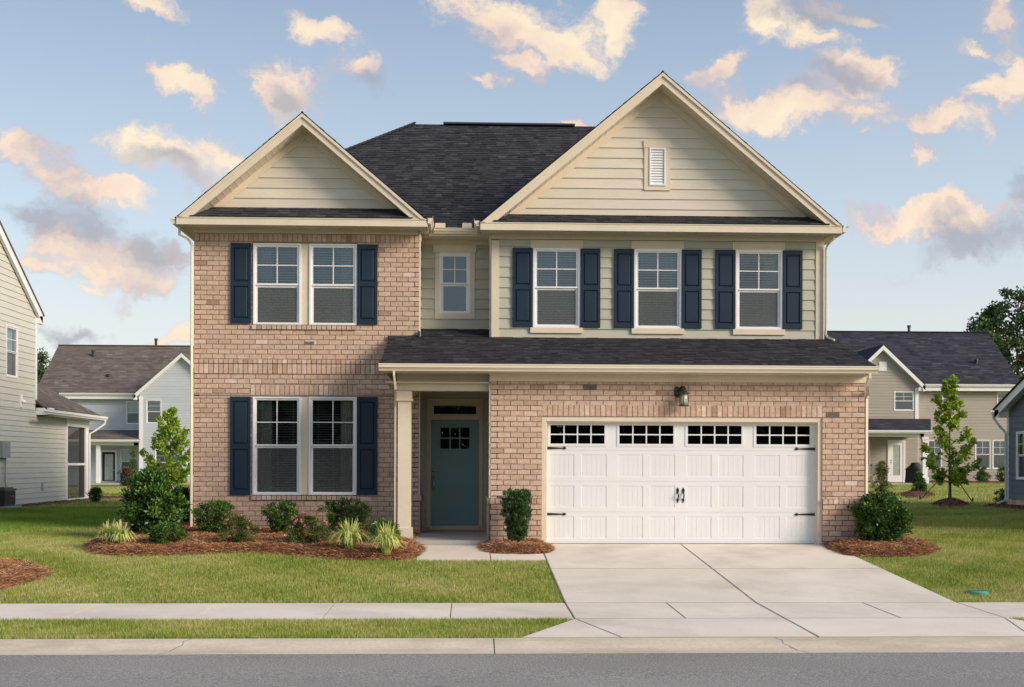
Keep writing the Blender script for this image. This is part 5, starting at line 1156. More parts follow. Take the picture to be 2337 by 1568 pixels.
# ---- mulch beds
def bed(name, label, poly, hgt, m_base, m_straw, dens, ln=.17, wd=.006, flat=False, edge=.22, cat='pine straw', seed=0, step=.09):
    P = np.array(poly); x0, y0 = P.min(0); x1, y1 = P.max(0); nx = int((x1-x0)/step)+2; ny = int((y1-y0)/step)+2
    def dist(Q):
        d = np.full(len(Q), 9.)
        for i in range(len(P)):
            a = P[i]; b = P[(i+1) % len(P)]; ab = b-a; t = np.clip(((Q-a)@ab)/(ab@ab+1e-9), 0, 1); d = np.minimum(d, np.linalg.norm(Q-(a+t[:, None]*ab), axis=1))
        return np.where(inpoly(Q, poly), d, -d)
    ph = rg.uniform(0, 6, 8)
    def hz(Q):
        d = np.clip(dist(Q)/edge, 0, 1); s = d*(2-d)
        n = .5+.22*np.sin(Q[:, 0]*5.1+ph[0]+2*np.sin(Q[:, 1]*4+ph[1]))+.2*np.sin(Q[:, 1]*9+ph[2]+1.7*np.sin(Q[:, 0]*7+ph[3]))+.12*np.sin(Q[:, 0]*19+Q[:, 1]*13+ph[4])
        return s*hgt*(.62+.55*n)-.02*(1-s)
    X, Y = np.meshgrid(np.linspace(x0-.05, x1+.05, nx), np.linspace(y0-.05, y1+.05, ny)); Q = np.stack([X.ravel(), Y.ravel()], 1); h = hz(Q); d = dist(Q)
    V = np.stack([Q[:, 0], Q[:, 1], gz(Q[:, 0], Q[:, 1])+np.where(d > -.03, h, -.06)], 1); mb = MB(); mb.v = [tuple(v) for v in V]
    for j in range(ny-1):
        for i in range(nx-1):
            a = j*nx+i; q = (a, a+1, a+1+nx, a+nx)
            if max(d[list(q)]) > -.02: mb.f.append(q); mb.t.append(.5); mb.m.append(0)
    # needles go into the same object
    A = (x1-x0)*(y1-y0); N = int(A*dens); Q = np.stack([rg.uniform(x0-.03, x1+.03, N), rg.uniform(y0-.03, y1+.03, N)], 1); dq = dist(Q); Q = Q[dq > -.035]; N = len(Q)
    z = gz(Q[:, 0], Q[:, 1])+np.maximum(hz(Q), -.005)+rg.uniform(0, .018, N); C = np.stack([Q[:, 0], Q[:, 1], z], 1)
    sw = np.sin(Q[:, 0]*3.3+ph[5])*1.2+np.sin(Q[:, 1]*4.+ph[6]); an = rg.normal(size=N)*.9+sw; a = np.stack([np.cos(an), np.sin(an), rg.normal(size=N)*.22], 1)
    b = np.cross(a, np.array([0, 0, 1.])+rg.normal(size=(N, 3))*.6); b /= np.linalg.norm(b, axis=1)[:, None]
    L = (ln*rg.uniform(.4, 1.2, N))[:, None]; w = (wd*rg.uniform(.6, 1.3, N))[:, None]; c2 = C.copy(); c2[:, 2] += .008
    V = np.stack([C-a*L*.5-b*w*.5, C+a*L*.5-b*w*.3, C+a*L*.5+b*w*.3, C-a*L*.5+b*w*.5], 1).reshape(-1, 3); k0 = len(mb.v); nf0 = len(mb.f)
    mb.v += [tuple(v) for v in V.tolist()]; mb.f += [(k0+4*i, k0+4*i+1, k0+4*i+2, k0+4*i+3) for i in range(N)]; mb.t += list(np.clip(rg.normal(.5, .26, N), 0, 1)); mb.m += [1]*N
    o = mb.build(name, [m_base, m_straw]); tag(o, label, cat, kind='stuff'); EXC.append([tuple(p) for p in poly]); return o
def gp(*pts): return [(gr(x, y).x, gr(x, y).y) for x, y in pts]
front = gp((197, 1252), (222, 1262), (256, 1266), (333, 1267), (410, 1265), (487, 1261), (564, 1259), (641, 1263), (692, 1268), (769, 1274), (846, 1277), (913, 1276), (948, 1269), (963, 1255), (950, 1236))
bed('pine_straw_bed', 'long rust-brown pine straw bed under the paired ground-floor windows', front+[(-.93, .25), (-1.02, 1.9), (-5.0, 1.97), (-5.35, 2.6), (-5.5, 5.2), (-6.9, 5.2), (-7.3, 3.2)]+gp((262, 1226), (226, 1234), (205, 1243)), .10, M['strawbase'], M['straw'], 10500)
mid = gp((1101, 1240), (1100, 1250), (1112, 1259), (1150, 1263), (1200, 1264), (1245, 1262), (1258, 1254), (1252, 1246))
bed('pine_straw_bed', 'small pine straw mound around the columnar shrub at the garage pier', mid+[(1.22, -.02), (.42, -.02)], .10, M['strawbase'], M['straw'], 11000)
rgt = gp((1883, 1243), (1900, 1255), (1938, 1267), (1975, 1270), (2030, 1270), (2085, 1268), (2122, 1263), (2136, 1254), (2125, 1246), (2095, 1239), (2060, 1233), (2030, 1229))
bed('pine_straw_bed', 'pine straw mound under the round holly at the right garage corner', rgt+[(7.3, 1.2), (7.02, -.03), (6.36, -.03)], .10, M['strawbase'], M['straw'], 11000)
lf = gp((-90, 1300), (-90, 1335), (-30, 1348), (0, 1344), (40, 1331), (80, 1322), (104, 1312), (107, 1304), (95, 1298), (65, 1290), (31, 1285), (0, 1283), (-50, 1286))
bed('pine_straw_bed', 'pine straw bed cut off by the left picture edge above the sidewalk', lf, .09, M['strawbase'], M['straw'], 11000)
def oval(cx, y0, y1, x0, x1, n=20):
    return gp(*[((x0+x1)/2+(x1-x0)/2*math.cos(2*math.pi*k/n)*(1+.05*math.sin(3*k)), (y0+y1)/2+(y1-y0)/2*math.sin(2*math.pi*k/n)) for k in range(n)])
bed('bark_mulch_ring', 'dark mulch ring at the foot of the staked young tree', oval(0, 1143.5, 1157, 2127, 2212), .16, M['chips'], M['chips'], 500, .06, .02, cat='mulch', edge=.6, step=.15)
bed('bark_mulch_ring', 'dark mulch ring around the small cone shrub in front of the covered grill', oval(0, 1121, 1136.5, 2053, 2133), .12, M['chips'], M['chips'], 300, .06, .02, cat='mulch', edge=.6, step=.2)
bed('bark_mulch_ring', 'dark mulch patch around the straggly shrub by the garage downspout', oval(0, 1124, 1136, 1960, 2052), .12, M['chips'], M['chips'], 300, .06, .02, cat='mulch', edge=.6, step=.2)
bed('bark_mulch_strip', 'mulch strip along the foot of the taupe house', [(at(2125, 1100, 43.5).x, 43.9), (at(2360, 1100, 43.5).x, 43.9), (at(2360, 1100, 43.5).x, 45.6), (at(2125, 1100, 43.5).x, 45.6)], .10, M['chips'], M['chips'], 100, .06, .02, cat='mulch', edge=.4, step=.3)
bed('bark_mulch_strip', 'mulch strip along the foot of the pale green house', [(XN+.02, 9), (XN+.5, 9), (XN+.45, yc), (XN+.35, yp1), (XN+1.1, yp1+.6), (XN+1.1, yp1+1.6), (XN-.5, yp1+1.6), (XN+.02, yp1)], .06, M['chips'], M['chips'], 400, .06, .02, cat='mulch', edge=.3, step=.2)
bed('bark_mulch_strip', 'mulch strip along the foot of the slate blue house', [(XS-.02, 8), (XS-.9, 8), (XS-.9, yF-.2), (XS-.3, yF+.9), (XS+1, yF+.9), (XS+1, yF)], .06, M['chips'], M['chips'], 400, .06, .02, cat='mulch', edge=.3, step=.2)
# ---- foundation shrubs of the main house
GB = 'foundation shrubs in the long straw bed'
BOX = [(0, .25), (.12, .6), (.3, .9), (.55, 1.), (.75, .95), (.9, .7), (1, .3)]
LO = [(0, .75), (.2, .95), (.5, 1.), (.75, .82), (.92, .5), (1, .2)]
shrub('boxwood_shrub', 'leafy green boxwood beside the left downspout, widest of the three boxwoods', 'shrub', 441, 1146, 545, 1226, M['leaf_box'], (.036, .021), (120, 75), .085, GB, BOX, Y=.95, stems=26)
shrub('boxwood_shrub', 'open boxwood with a dark hollow at its top under the paired window', 'shrub', 600, 1144, 683, 1224, M['leaf_box'], (.036, .022), (80, 75), .08, GB, [(0, .2), (.1, .35), (.3, .55), (.5, .85), (.7, 1.), (.88, .9), (1, .45)], Y=.9, stems=30, inner=.2)
shrub('boxwood_shrub', 'dark full boxwood under the right ground-floor shutter', 'shrub', 739, 1139, 846, 1216, M['leaf_box'], (.036, .022), (125, 75), .085, GB, BOX, Y=1.1, stems=26)
shrub('azalea_shrub', 'dull green azalea with faded orange blooms', 'shrub', 498, 1181, 585, 1240, M['leaf_dull'], (.032, .015), (95, 75), .07, GB, LO, Y=-.45, flowers=(M['peach'], 14, 0))
shrub('azalea_shrub', 'azalea dotted with bright pink blooms', 'shrub', 648, 1176, 755, 1241, M['leaf_dull'], (.034, .017), (115, 80), .075, GB, LO, Y=-.5, flowers=(M['pink'], 34, 0))
shrub('low_shrub', 'low round green shrub in front of the big broadleaf shrub', 'shrub', 341, 1194, 424, 1244, M['leaf_box'], (.034, .018), (90, 70), .075, GB, LO, Y=-.65)
shrub('low_shrub', 'low dark shrub with one white bloom at the foot of the porch column', 'shrub', 826, 1188, 914, 1238, M['leaf_box'], (.034, .017), (90, 70), .07, GB, LO, Y=-.3, flowers=(M['whitep'], 2, 0))
shrub('broadleaf_shrub', 'tall dark broadleaf shrub at the left end of the straw bed', 'shrub', 288, 1082, 400, 1226, M['leaf_holly'], (.075, .042), (230, 75), .13, None, [(0, .6), (.12, .9), (.35, 1.), (.55, .96), (.72, .82), (.86, .6), (.95, .42), (1, .2)], Y=.9, stems=40, jit=.4, inner=.35)
shrub('broadleaf_shrub', 'dark shrub in the shade between the tall broadleaf shrub and the left downspout', 'shrub', 378, 1118, 446, 1222, M['leaf_dark'], (.06, .032), (130, 80), .12, None, BOX, Y=3.6, stems=20)
shrub('columnar_shrub', 'narrow dark green columnar shrub at the brick pier left of the garage door', 'shrub', 1147, 1119, 1211, 1240, M['leaf_yew'], (.036, .015), (420, 60), .05, None, [(0, .45), (.15, .6), (.4, .8), (.65, 1.), (.85, 1.), (.97, .9), (1, .75)], Y=-.42, up=1.6, spread=.55, jit=.12, inner=.35, stems=26)
shrub('holly_shrub', 'large round glossy holly at the right garage corner', 'shrub', 1950, 1130, 2072, 1246, M['leaf_holly'], (.052, .03), (260, 75), .105, None, BOX, Y=-.25, stems=46, jit=.3)
# ---- striped grass clumps
def clump(x0, y0, x1, y1, Y, label, n=150):
    xc = (x0+x1)/2; b = at(xc, y1, Y); b.z = float(gz(b.x, b.y))+.06; R = (at(x1, y1, Y).x-at(x0, y1, Y).x)/2; H = at(xc, y0, Y).z-b.z
    th = thing('striped_grass', label, 'ornamental grass', b, 'striped grass clumps in the straw bed'); V = []; T = []; r = random.Random(int(x0))
    for i in range(n):
        an = r.uniform(0, 2*math.pi); rr_ = r.uniform(.15, 1.)**.7; Lr = R*rr_*1.3; hh = H*(1.25-.45*rr_)*r.uniform(.75, 1.1); d = Vector((math.cos(an), math.sin(an), 0)); sd = Vector((-d.y, d.x, 0)); w = r.uniform(.010, .015)
        p0 = b+d*r.uniform(0, .05)+sd*r.uniform(-.04, .04); pts = []
        for k in range(7):
            t = k/6; pts.append(p0+d*Lr*(t**1.15)+Vector((0, 0, hh*(2.5*t-2.1*t*t if rr_ > .62 else (2.0*t-1.15*t*t if rr_ > .4 else 1.5*t-.5*t*t)))))
        tn = r.gauss(.45, .18)
        for k in range(6):
            a, c = pts[k], pts[k+1]; wa = w*(1-.15*k/6 if k < 4 else 1-(k-3)/4.); wb = w*(1-.15*(k+1)/6 if k+1 < 4 else max(.1, 1-(k-2)/4.)); up = Vector((0, 0, .3*w))
            for s_, e_, q in ((-1, -.35, .95), (-.35, .35, tn), (.35, 1, .95)):
                V += [a+sd*wa*s_, a+sd*wa*e_, c+sd*wb*e_, c+sd*wb*s_]; T.append(min(1, max(0, q+r.gauss(0, .08)-(.25 if abs(s_) > .5 and i % 3 == 0 else 0))))
    fastmesh('blades', np.array([tuple(v) for v in V]), len(V)//4, 4, T, M['blade'], parent=th)
clump(222, 1193, 275, 1240, -.55, 'striped grass clump at the left tip of the straw bed, behind its twin', 110)
clump(245, 1196, 306, 1246, -.75, 'striped grass clump at the left tip of the straw bed, nearer the tall broadleaf shrub')
clump(750, 1190, 846, 1254, -1.3, 'larger striped grass clump in front of the dark full boxwood', 190)
clump(842, 1200, 920, 1264, -1.65, 'smaller striped grass clump in front of the porch column base')
# ---- trees
def tree(name, label, b, H, zc0, R, nclump, per, cr, leaf, m, prof, trunk_r, nbr=16, wires=None, jit=.25, group=None, inner=.35, lean=(0, 0)):
    th = thing(name, label, 'tree', b, group)
    V, t, Cc = crown(b.x, b.y, b.z+zc0, b.z+H-cr*.5, R-cr*.5, R-cr*.5, nclump, per, cr, leaf[0], leaf[1], prof, jit, inner=inner, up=.1, droop=.25, lean=lean)
    fastmesh('crown', V, len(V)//4, 4, t, m, parent=th)
    tk = MB(); r = random.Random(3); pts = [Vector((b.x+lean[0]*max(0, k/7-.2)+r.uniform(-.01, .01)*H*.3*(k > 0), b.y, b.z-.05+H*.93*k/7)) for k in range(8)]
    tk.tube(pts, [trunk_r*(1-.85*k/7)*(1.35 if k == 0 else 1) for k in range(8)], 9, .5)
    for c in Cc[rg.permutation(len(Cc))[:nbr]]:
        c = Vector(c); zz_ = max(b.z+zc0*.8, min(c.z-.25*(Vector((c.x, c.y, 0))-Vector((b.x, b.y, 0))).length-.1*R, b.z+H*.85)); p0 = Vector((b.x+lean[0]*max(0, (zz_-b.z)/H-.2), b.y, zz_)); tk.tube([p0, p0.lerp(c, .5)+Vector((0, 0, .04*R)), c], [trunk_r*.4, trunk_r*.25, trunk_r*.1], 5, .3)
    tk.build('trunk', M['trunk'], th)
    if wires:
        for (wx0, wy0, wx1, wy1) in wires:
            e = gr(wx1, wy1); s_ = Vector((b.x, b.y, at(wx0, wy0, b.y).z)); w = MB(); w.tube([s_, e], .018, 5); w.tube([e+Vector((0, 0, -.1)), e+Vector((0, 0, .16))], .03, 6); w.build('guy_wire', M['black'], th)
    return th
def armtree(name, label, b, H, zc0, R, m, prof, tr, nb, leaf, cr, per, wires=None, seed=1):
    th = thing(name, label, 'tree', b); r = random.Random(seed); tk = MB(); Cc = []; Rr = []
    pts = [Vector((b.x+r.uniform(-.02, .02)*(k > 0), b.y, b.z-.05+H*.97*k/8)) for k in range(9)]; tk.tube(pts, [tr*(1-.88*k/8)*(1.3 if k == 0 else 1) for k in range(9)], 9, .5)
    for i in range(nb):
        t = (i+.5)/nb; zt = zc0+(H-zc0)*t; an = i*2.399+r.uniform(-.3, .3); L_ = R*prof_r(t, prof)*r.uniform(.8, 1.12); rise = L_*(.55+.5*t)
        e = Vector((b.x+math.cos(an)*L_, b.y+math.sin(an)*L_, b.z+zt)); p0 = Vector((b.x, b.y, max(b.z+zc0*.9, b.z+zt-rise))); mid_ = p0.lerp(e, .5)+Vector((math.cos(an)*L_*.12, math.sin(an)*L_*.12, -rise*.05))
        tk.tube([p0, mid_, e], [tr*.35*(1-.6*t), tr*.22*(1-.6*t), .006], 5, .3)
        for q, w in ((.3, .7), (.5, .9), (.68, 1.), (.84, .9), (1., .7)):
            c = p0.lerp(mid_, q*2) if q < .5 else mid_.lerp(e, q*2-1)
            for _ in range(2):
                Cc.append((c.x+r.gauss(0, .35)*cr, c.y+r.gauss(0, .35)*cr, c.z+r.gauss(0, .4)*cr)); Rr.append(cr*w*(.6+.5*min(1, L_/R)))
    for k in range(4): Cc.append((b.x, b.y, b.z+H*(1-.02-.045*k))); Rr.append(cr*(.25+.12*k))
    Cc = np.array(Cc); Rr = np.array(Rr); n = len(Cc); idx = np.repeat(np.arange(n), per); off = unit(len(idx))*(rg.uniform(0, 1, len(idx))**.6)[:, None]*Rr[idx][:, None]; P = Cc[idx]+off
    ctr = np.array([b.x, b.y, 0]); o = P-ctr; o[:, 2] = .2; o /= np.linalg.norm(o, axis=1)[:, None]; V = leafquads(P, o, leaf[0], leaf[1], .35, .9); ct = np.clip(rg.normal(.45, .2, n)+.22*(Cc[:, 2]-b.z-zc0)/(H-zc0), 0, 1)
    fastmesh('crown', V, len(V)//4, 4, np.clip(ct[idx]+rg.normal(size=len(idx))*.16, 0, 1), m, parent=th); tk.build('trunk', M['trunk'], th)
    if wires:
        for (wx0, wy0, wx1, wy1) in wires:
            e = gr(wx1, wy1); s_ = Vector((b.x, b.y, at(wx0, wy0, b.y).z)); w = MB(); w.tube([s_, e], .018, 5); w.tube([e+Vector((0, 0, -.1)), e+Vector((0, 0, .16))], .03, 6); w.build('guy_wire', M['black'], th)
MAPLE = [(0, .35), (.1, .62), (.25, 1.), (.38, .92), (.48, .66), (.58, .36), (.7, .5), (.82, .45), (.93, .25), (1, .06)]
MAPLE2 = [(0, .4), (.12, .7), (.3, .95), (.38, 1.), (.5, .68), (.62, .7), (.75, .6), (.88, .32), (1, .08)]
b = gr(2167, 1150); H = at(2160, 868, b.y).z-b.z; R_ = (at(2224, 1000, b.y).x-at(2112, 1000, b.y).x)/2
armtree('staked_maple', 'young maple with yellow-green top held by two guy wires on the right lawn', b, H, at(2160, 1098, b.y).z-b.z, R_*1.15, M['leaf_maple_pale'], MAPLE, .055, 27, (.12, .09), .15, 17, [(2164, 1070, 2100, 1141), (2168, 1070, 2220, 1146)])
b = gr(388, 1132); H = at(388, 938, b.y).z-b.z
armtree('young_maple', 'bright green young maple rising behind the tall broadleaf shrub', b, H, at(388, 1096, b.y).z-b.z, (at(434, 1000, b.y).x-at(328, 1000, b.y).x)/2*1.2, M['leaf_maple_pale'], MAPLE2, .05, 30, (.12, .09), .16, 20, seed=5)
OAK = [(0, .35), (.15, .7), (.4, 1.), (.65, .92), (.85, .6), (1, .15)]
gT = 'woodland trees behind the taupe house'
for k, (px, ytop, Y, R_, lab) in enumerate(((2262, 690, 88, 3.2, 'slim dark tree at the left end of the wood behind the slate roof'), (2322, 655, 96, 6.2, 'tallest dark broad tree at the right picture edge behind the slate roof'), (2390, 690, 90, 6.0, 'dark tree rising beyond the right picture edge behind the slate house'), (2236, 752, 84, 2.2, 'lowest small tree just clearing the slate ridge'))):
    b = at(px, 1090, Y); b.z = .4; H = at(px, ytop, Y).z-.4
    tree('woodland_tree', lab, b, H, H*.22, R_, 150, 70, .85, (.34, .24), M['leaf_far'], OAK, .32, 40, jit=.45, group=gT, inner=.35)
b = at(92, 1080, 84); b.z = 0; tree('woodland_tree', 'small leafy tree peeking between the pale green house and the brown roof', b, at(92, 800, 84).z, 2.5, 1.5, 110, 60, .6, (.22, .16), M['leaf_far'], OAK, .15, 20, jit=.4)
# ---- back yard shrubs
shrub('slender_shrub', 'straggly thin shrub close to the garage downspout in the back lawn', 'shrub', 1992, 1060, 2032, 1130, M['leaf_dull'], (.07, .035), (60, 40), .12, None, [(0, .8), (.3, 1.), (.55, .5), (.8, .55), (1, .2)], stems=24, jit=.4)
shrub('cone_shrub', 'small cone shaped shrub in front of the covered grill', 'shrub', 2080, 1078, 2113, 1129, M['leaf_box'], (.07, .04), (80, 45), .12, None, [(0, .9), (.25, 1.), (.55, .7), (.85, .35), (1, .12)], stems=16)
GC = 'round shrubs along the foot of the taupe house'
for x0, x1, lab in ((2176, 2208, 'round shrub against the taupe house just right of the staked tree trunk'), (2229, 2257, 'round shrub under the left one of the paired windows of the taupe house'), (2278, 2304, 'round shrub by the slate house downspout against the taupe house')):
    shrub('round_shrub', lab, 'shrub', x0, 1067, x1, 1098, M['leaf_box'], (.09, .05), (45, 40), .15, GC, Y=44.9-.4)
shrub('small_shrub', 'small feathery shrub by the screened porch downspout', 'shrub', 204, 1112, 232, 1148, M['leaf_box'], (.06, .028), (50, 40), .10, None, LO, up=.9)
shrub('purple_shrub', 'dark purple-green shrub under the window on the blue house porch', 'shrub', 274, 1066, 300, 1108, mat('purple_leaf', [(.03, .03, .015), (.07, .05, .03), (.12, .09, .04)], .5, .3, namt=0), (.09, .05), (60, 40), .18, None, Y=50)
shrub('slender_shrub', 'thin upright shrub seen above the tall broadleaf shrub', 'shrub', 293, 1022, 316, 1108, M['leaf_dull'], (.07, .04), (60, 35), .14, None, [(0, .9), (.4, .8), (.6, .5), (1, .2)], Y=36)
shrub('small_shrub', 'sparse sprig by the foot of the slate house downspout', 'shrub', 2268, 1118, 2300, 1150, M['leaf_box'], (.06, .03), (26, 30), .09, None, ROUND, Y=16.8, stems=12)
# ================================================================ SMALL OBJECTS
# covered grill
b = at(2085, 1097, YC_-1.5); b.z = gC+.03; gw = (at(2104.5, 1080, b.y).x-at(2066, 1080, b.y).x)
gr_ = thing('covered_grill', 'grill under a black fabric cover on the back porch of the taupe house', 'grill', b)
m_ = MB(); N_ = 28; rings = []; hh = at(2085, 1055.5, b.y).z-b.z
pf = [(0, 1.), (.06, 1.02), (.3, .97), (.58, .93), (.68, 1.), (.74, .9), (.86, .62), (.95, .48), (1., .40)]
for t, s_ in pf:
    q = []
    for k in range(N_):
        a = 2*math.pi*k/N_; e = 2.8; cx_, sx_ = math.cos(a), math.sin(a); rr_ = (abs(cx_)**e+abs(sx_)**e)**(-1/e); wv = 1+.035*math.sin(k*2.3)*(1-t)+.02*math.sin(k*5.1)
        q.append(len(m_.v)); m_.v.append((b.x+.02+gw/2*s_*rr_*cx_*wv+(.08*t if t > .7 else 0), b.y+.32*s_*rr_*sx_*wv, b.z+hh*t))
    rings.append(q)
for i in range(len(rings)-1):
    for k in range(N_): m_.f.append((rings[i][k], rings[i][(k+1) % N_], rings[i+1][(k+1) % N_], rings[i+1][k])); m_.t.append(.5); m_.m.append(0)
m_.f.append(tuple(rings[-1])); m_.t.append(.5); m_.m.append(0)
m_.build('fabric_cover', mat('black_cover', [(.010, .010, .012)], .55, .4, nscale=8, namt=.2, bump=(12, .5)), gr_, smooth=True)
m_ = MB()
for x in (-.4, .4): m_.lathe((b.x+x, b.y-.2, b.z), [(.03, 0), (.06, .02), (.06, .08), (.02, .1)], 10)
m_.build('wheels', M['flash'], gr_)
# patio chairs and plant stand by the far porch
def patio_chair(px, lab):
    b = at(px, 1096, YC_-1.2); b.z = gC+.03; th = thing('patio_chair', lab, 'chair', b, 'patio chairs on the back porch'); m_ = MB((b.x, b.y, b.z), (1, 0, 0), (0, -1, 0)); m_.box(-.24, .24, -.24, .24, .40, .44); m_.build('seat', M['porchconc'], th)
    m_ = MB((b.x, b.y, b.z), (1, 0, 0), (0, -1, 0))
    for k in range(5): m_.box(-.22+.095*k, -.16+.095*k, -.25, -.22, .44, .95)
    m_.box(-.24, .24, -.26, -.21, .93, 1.0); m_.build('backrest', M['porchconc'], th)
    for x in (-.21, .21):
        for y in (-.21, .21): m_ = MB(); m_.tube([(b.x+x, b.y+y, b.z), (b.x+x*.95, b.y+y*.95, b.z+.41)], .02, 6); m_.build('leg', M['porchconc'], th)
patio_chair(1984, 'grey slatted patio chair nearest the garage corner on the back porch'); patio_chair(1998, 'grey slatted patio chair nearer the glazed back door')
b = at(2012, 1095, YC_-1.); b.z = gC+.03; th = thing('potted_plant', 'potted plant with red flowers beside the white back door', 'potted plant', b)
m_ = MB(); m_.lathe(b, [(.13, 0), (.2, .35), (.22, .36), (.2, .4), (.16, .39)], 14); m_.build('pot', mat('terracotta', [(.35, .14, .08)], .8, .2), th)
V, t, _ = crown(b.x, b.y, b.z+.38, b.z+1.1, .25, .25, 30, 30, .12, .09, .05); fastmesh('foliage', V, len(V)//4, 4, t, M['leaf_dull'], parent=th)
V, t, _ = crown(b.x, b.y, b.z+.8, b.z+1.15, .22, .22, 8, 12, .05, .05, .04); fastmesh('flowers', V, len(V)//4, 4, t, mat('red_petal', [(.6, .03, .02)], .6, .2), parent=th)
# hose bib loop
b = at(2135, 1094, YCm-.1); m_ = MB(); m_.tube([(b.x, b.y+.1, b.z+.02), (b.x, b.y-.1, b.z+.35), (b.x+.25, b.y-.1, b.z+.35), (b.x+.25, b.y-.1, b.z-.1)], .03, 6); m_.tube([(b.x-.35, b.y-.2, b.z-.05), (b.x+.1, b.y-.3, b.z), (b.x+.2, b.y-.3, b.z-.2)], .05, 6)
tag(m_.build('drain_pipe', mat('tan_pvc', [(.5, .46, .36)], .5, .3)), 'tan pipe loop at the foot of the taupe wall beside the porch column', 'pipe')
# green utility cover
b = gr(2231, 1352); ut = thing('utility_cover', 'green plastic utility cover set in the grass near the right sidewalk', 'utility cover', b)
hw = (at(2254, 1352, b.y).x-at(2208, 1352, b.y).x)/2; gmat = mat('green_plastic', [(.07, .30, .22)], .5, .4, nscale=12, namt=.2)
m_ = MB(); m_.lathe(b, [(hw, -.03), (hw, .012), (hw*.92, .02), (hw*.9, .012)], 24); m_.build('rim', gmat, ut)
m_ = MB(); m_.lathe(b, [(hw*.88, -.0), (hw*.88, .018), (hw*.8, .024)], 24)
for k in range(-3, 4): m_.frame(b, (1, 0, 0), (0, -1, 0)); m_.box(k*.04-.006, k*.04+.006, -hw*.5, hw*.5, .024, .029)
m_.build('lid', gmat, ut)
# ================================================================ GRASS
EXC += [[(XL-.02, 2), (XW1, 2), (XW1, 0.05), (XG0, 0), (XG1, 0), (XG1, 14.6), (XL-.02, 14.6)], [(-1.4, -.1), (.5, -.1), (.5, 3), (-1.4, 3)], [(XN, 4), (XN, yp1+.1), (-26, yp1), (-26, 4)], [(XS, yF+.02), (XS, 6), (27, 6), (27, yF)]]
def patches(x, y, s=1.):
    hf = np.sin(x*9.3+3*np.sin(y*3.1)+1.1)*np.sin(y*17.+2.2*np.sin(x*5.3))+.7*np.sin(x*23+4*np.sin(y*7.))*np.sin(y*31+3*np.sin(x*11.+2))
    return .32*hf+(np.sin(x*1.3*s+2.1*np.sin(y*.9*s+1))+np.sin(y*1.9*s+1.7*np.sin(x*1.1*s+.4))+.7*np.sin(x*3.7*s+y*2.9*s)+.5*np.sin(x*7.1*s-y*5.3*s+1.3))/3.2
def grass(name, label, x0, x1, y0, y1, dens, h, w, m, keep=None, tb=0.):
    N = int((x1-x0)*(y1-y0)*dens); P = np.stack([rg.uniform(x0, x1, N), rg.uniform(y0, y1, N)], 1)
    k = np.ones(N, bool)
    Pj = P+rg.normal(size=P.shape)*.016
    for e in EXC: k &= ~inpoly(Pj, e)
    # only what the photograph's view can see (with a margin for side steps)
    dpt = P[:, 1]-CAM.y; k &= (np.abs(P[:, 0]-.036*dpt) < dpt*.5+1.5)
    if keep is not None: k &= keep(P)
    P = P[k]; N = len(P); pt = patches(P[:, 0], P[:, 1])
    z = gz(P[:, 0], P[:, 1])-.035; B = np.stack([P[:, 0], P[:, 1], z], 1); an = rg.uniform(0, 2*np.pi, N)
    hh = h*rg.uniform(.6, 1.15, N)*(1+.2*pt)+.03; ln = rg.normal(size=(N, 2))*.45*h; s_ = np.stack([np.cos(an), np.sin(an), np.zeros(N)], 1)*(w*rg.uniform(.7, 1.2, N))[:, None]
    T = B.copy(); T[:, :2] += ln; T[:, 2] += hh
    V = np.stack([B-s_*.5, B+s_*.5, T], 1).reshape(-1, 3)
    tone = np.clip(.50+tb-.26*pt+rg.normal(size=N)*.17+(rg.uniform(size=N) < .07)*.4, 0, 1)
    return tag(fastmesh(name, V, N, 3, tone, m), label, 'grass', kind='stuff')
M['grass'] = mat('lawn_grass', [(.105, .18, .018), (.20, .285, .036), (.32, .39, .07), (.49, .48, .17), (.66, .58, .31)], .6, .25, namt=0, transl=.3)
M['grass_shade'] = mat('lawn_grass_shade', [(.06, .15, .015), (.11, .24, .025), (.19, .34, .04), (.30, .43, .07), (.44, .47, .15)], .6, .25, namt=0, transl=.3)  # same lawn in darker greens: shade on the left lawn painted into the blades
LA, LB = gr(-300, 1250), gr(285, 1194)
def beyond(P): return (P[:, 0] < -5.3) & (P[:, 1] > LA.y+(P[:, 0]-LA.x)*(LB.y-LA.y)/(LB.x-LA.x))  # area behind the edge of the painted lawn shadow
grass('lawn_grass', 'grass strip between the sidewalk and the curb', -10, 9.5, -8.28, -6.9, 5800, .036, .008, M['grass'], tb=.04)
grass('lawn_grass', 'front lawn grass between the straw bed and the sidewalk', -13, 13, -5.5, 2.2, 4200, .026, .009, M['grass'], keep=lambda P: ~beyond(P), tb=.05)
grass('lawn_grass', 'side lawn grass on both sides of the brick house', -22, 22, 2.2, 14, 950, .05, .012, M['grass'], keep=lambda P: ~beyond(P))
grass('lawn_grass_shade', 'left lawn grass past the shadow edge, shade painted in as darker green', -22, -5.3, -2, 14, 1000, .06, .012, M['grass_shade'], keep=beyond)
grass('lawn_grass', 'back lawn grass reaching to the far houses', -32, 36, 14, 44, 190, .06, .022, M['grass'], tb=.1)
# unseen tree mass added behind the camera to darken low window reflections
V, t, _ = crown(0, -75, 0, 7., 90, 4, 500, 40, 2.6, 1.2, .9, prof=[(0, 1), (1, 1)], inner=1.)
tag(fastmesh('added_reflection_trees', V, len(V)//4, 4, t, M['leaf_far']), 'unseen tree mass added across the street to darken window reflections', 'woods', kind='stuff')
V, t, _ = crown(0, 170, 0, 5.5, 170, 5, 700, 36, 2.4, 1.2, .9, prof=[(0, 1), (1, 1)], inner=1.)
tag(fastmesh('distant_woods', V, len(V)//4, 4, t, M['leaf_far']), 'far-off low wood on the horizon behind the houses', 'woods', kind='stuff')
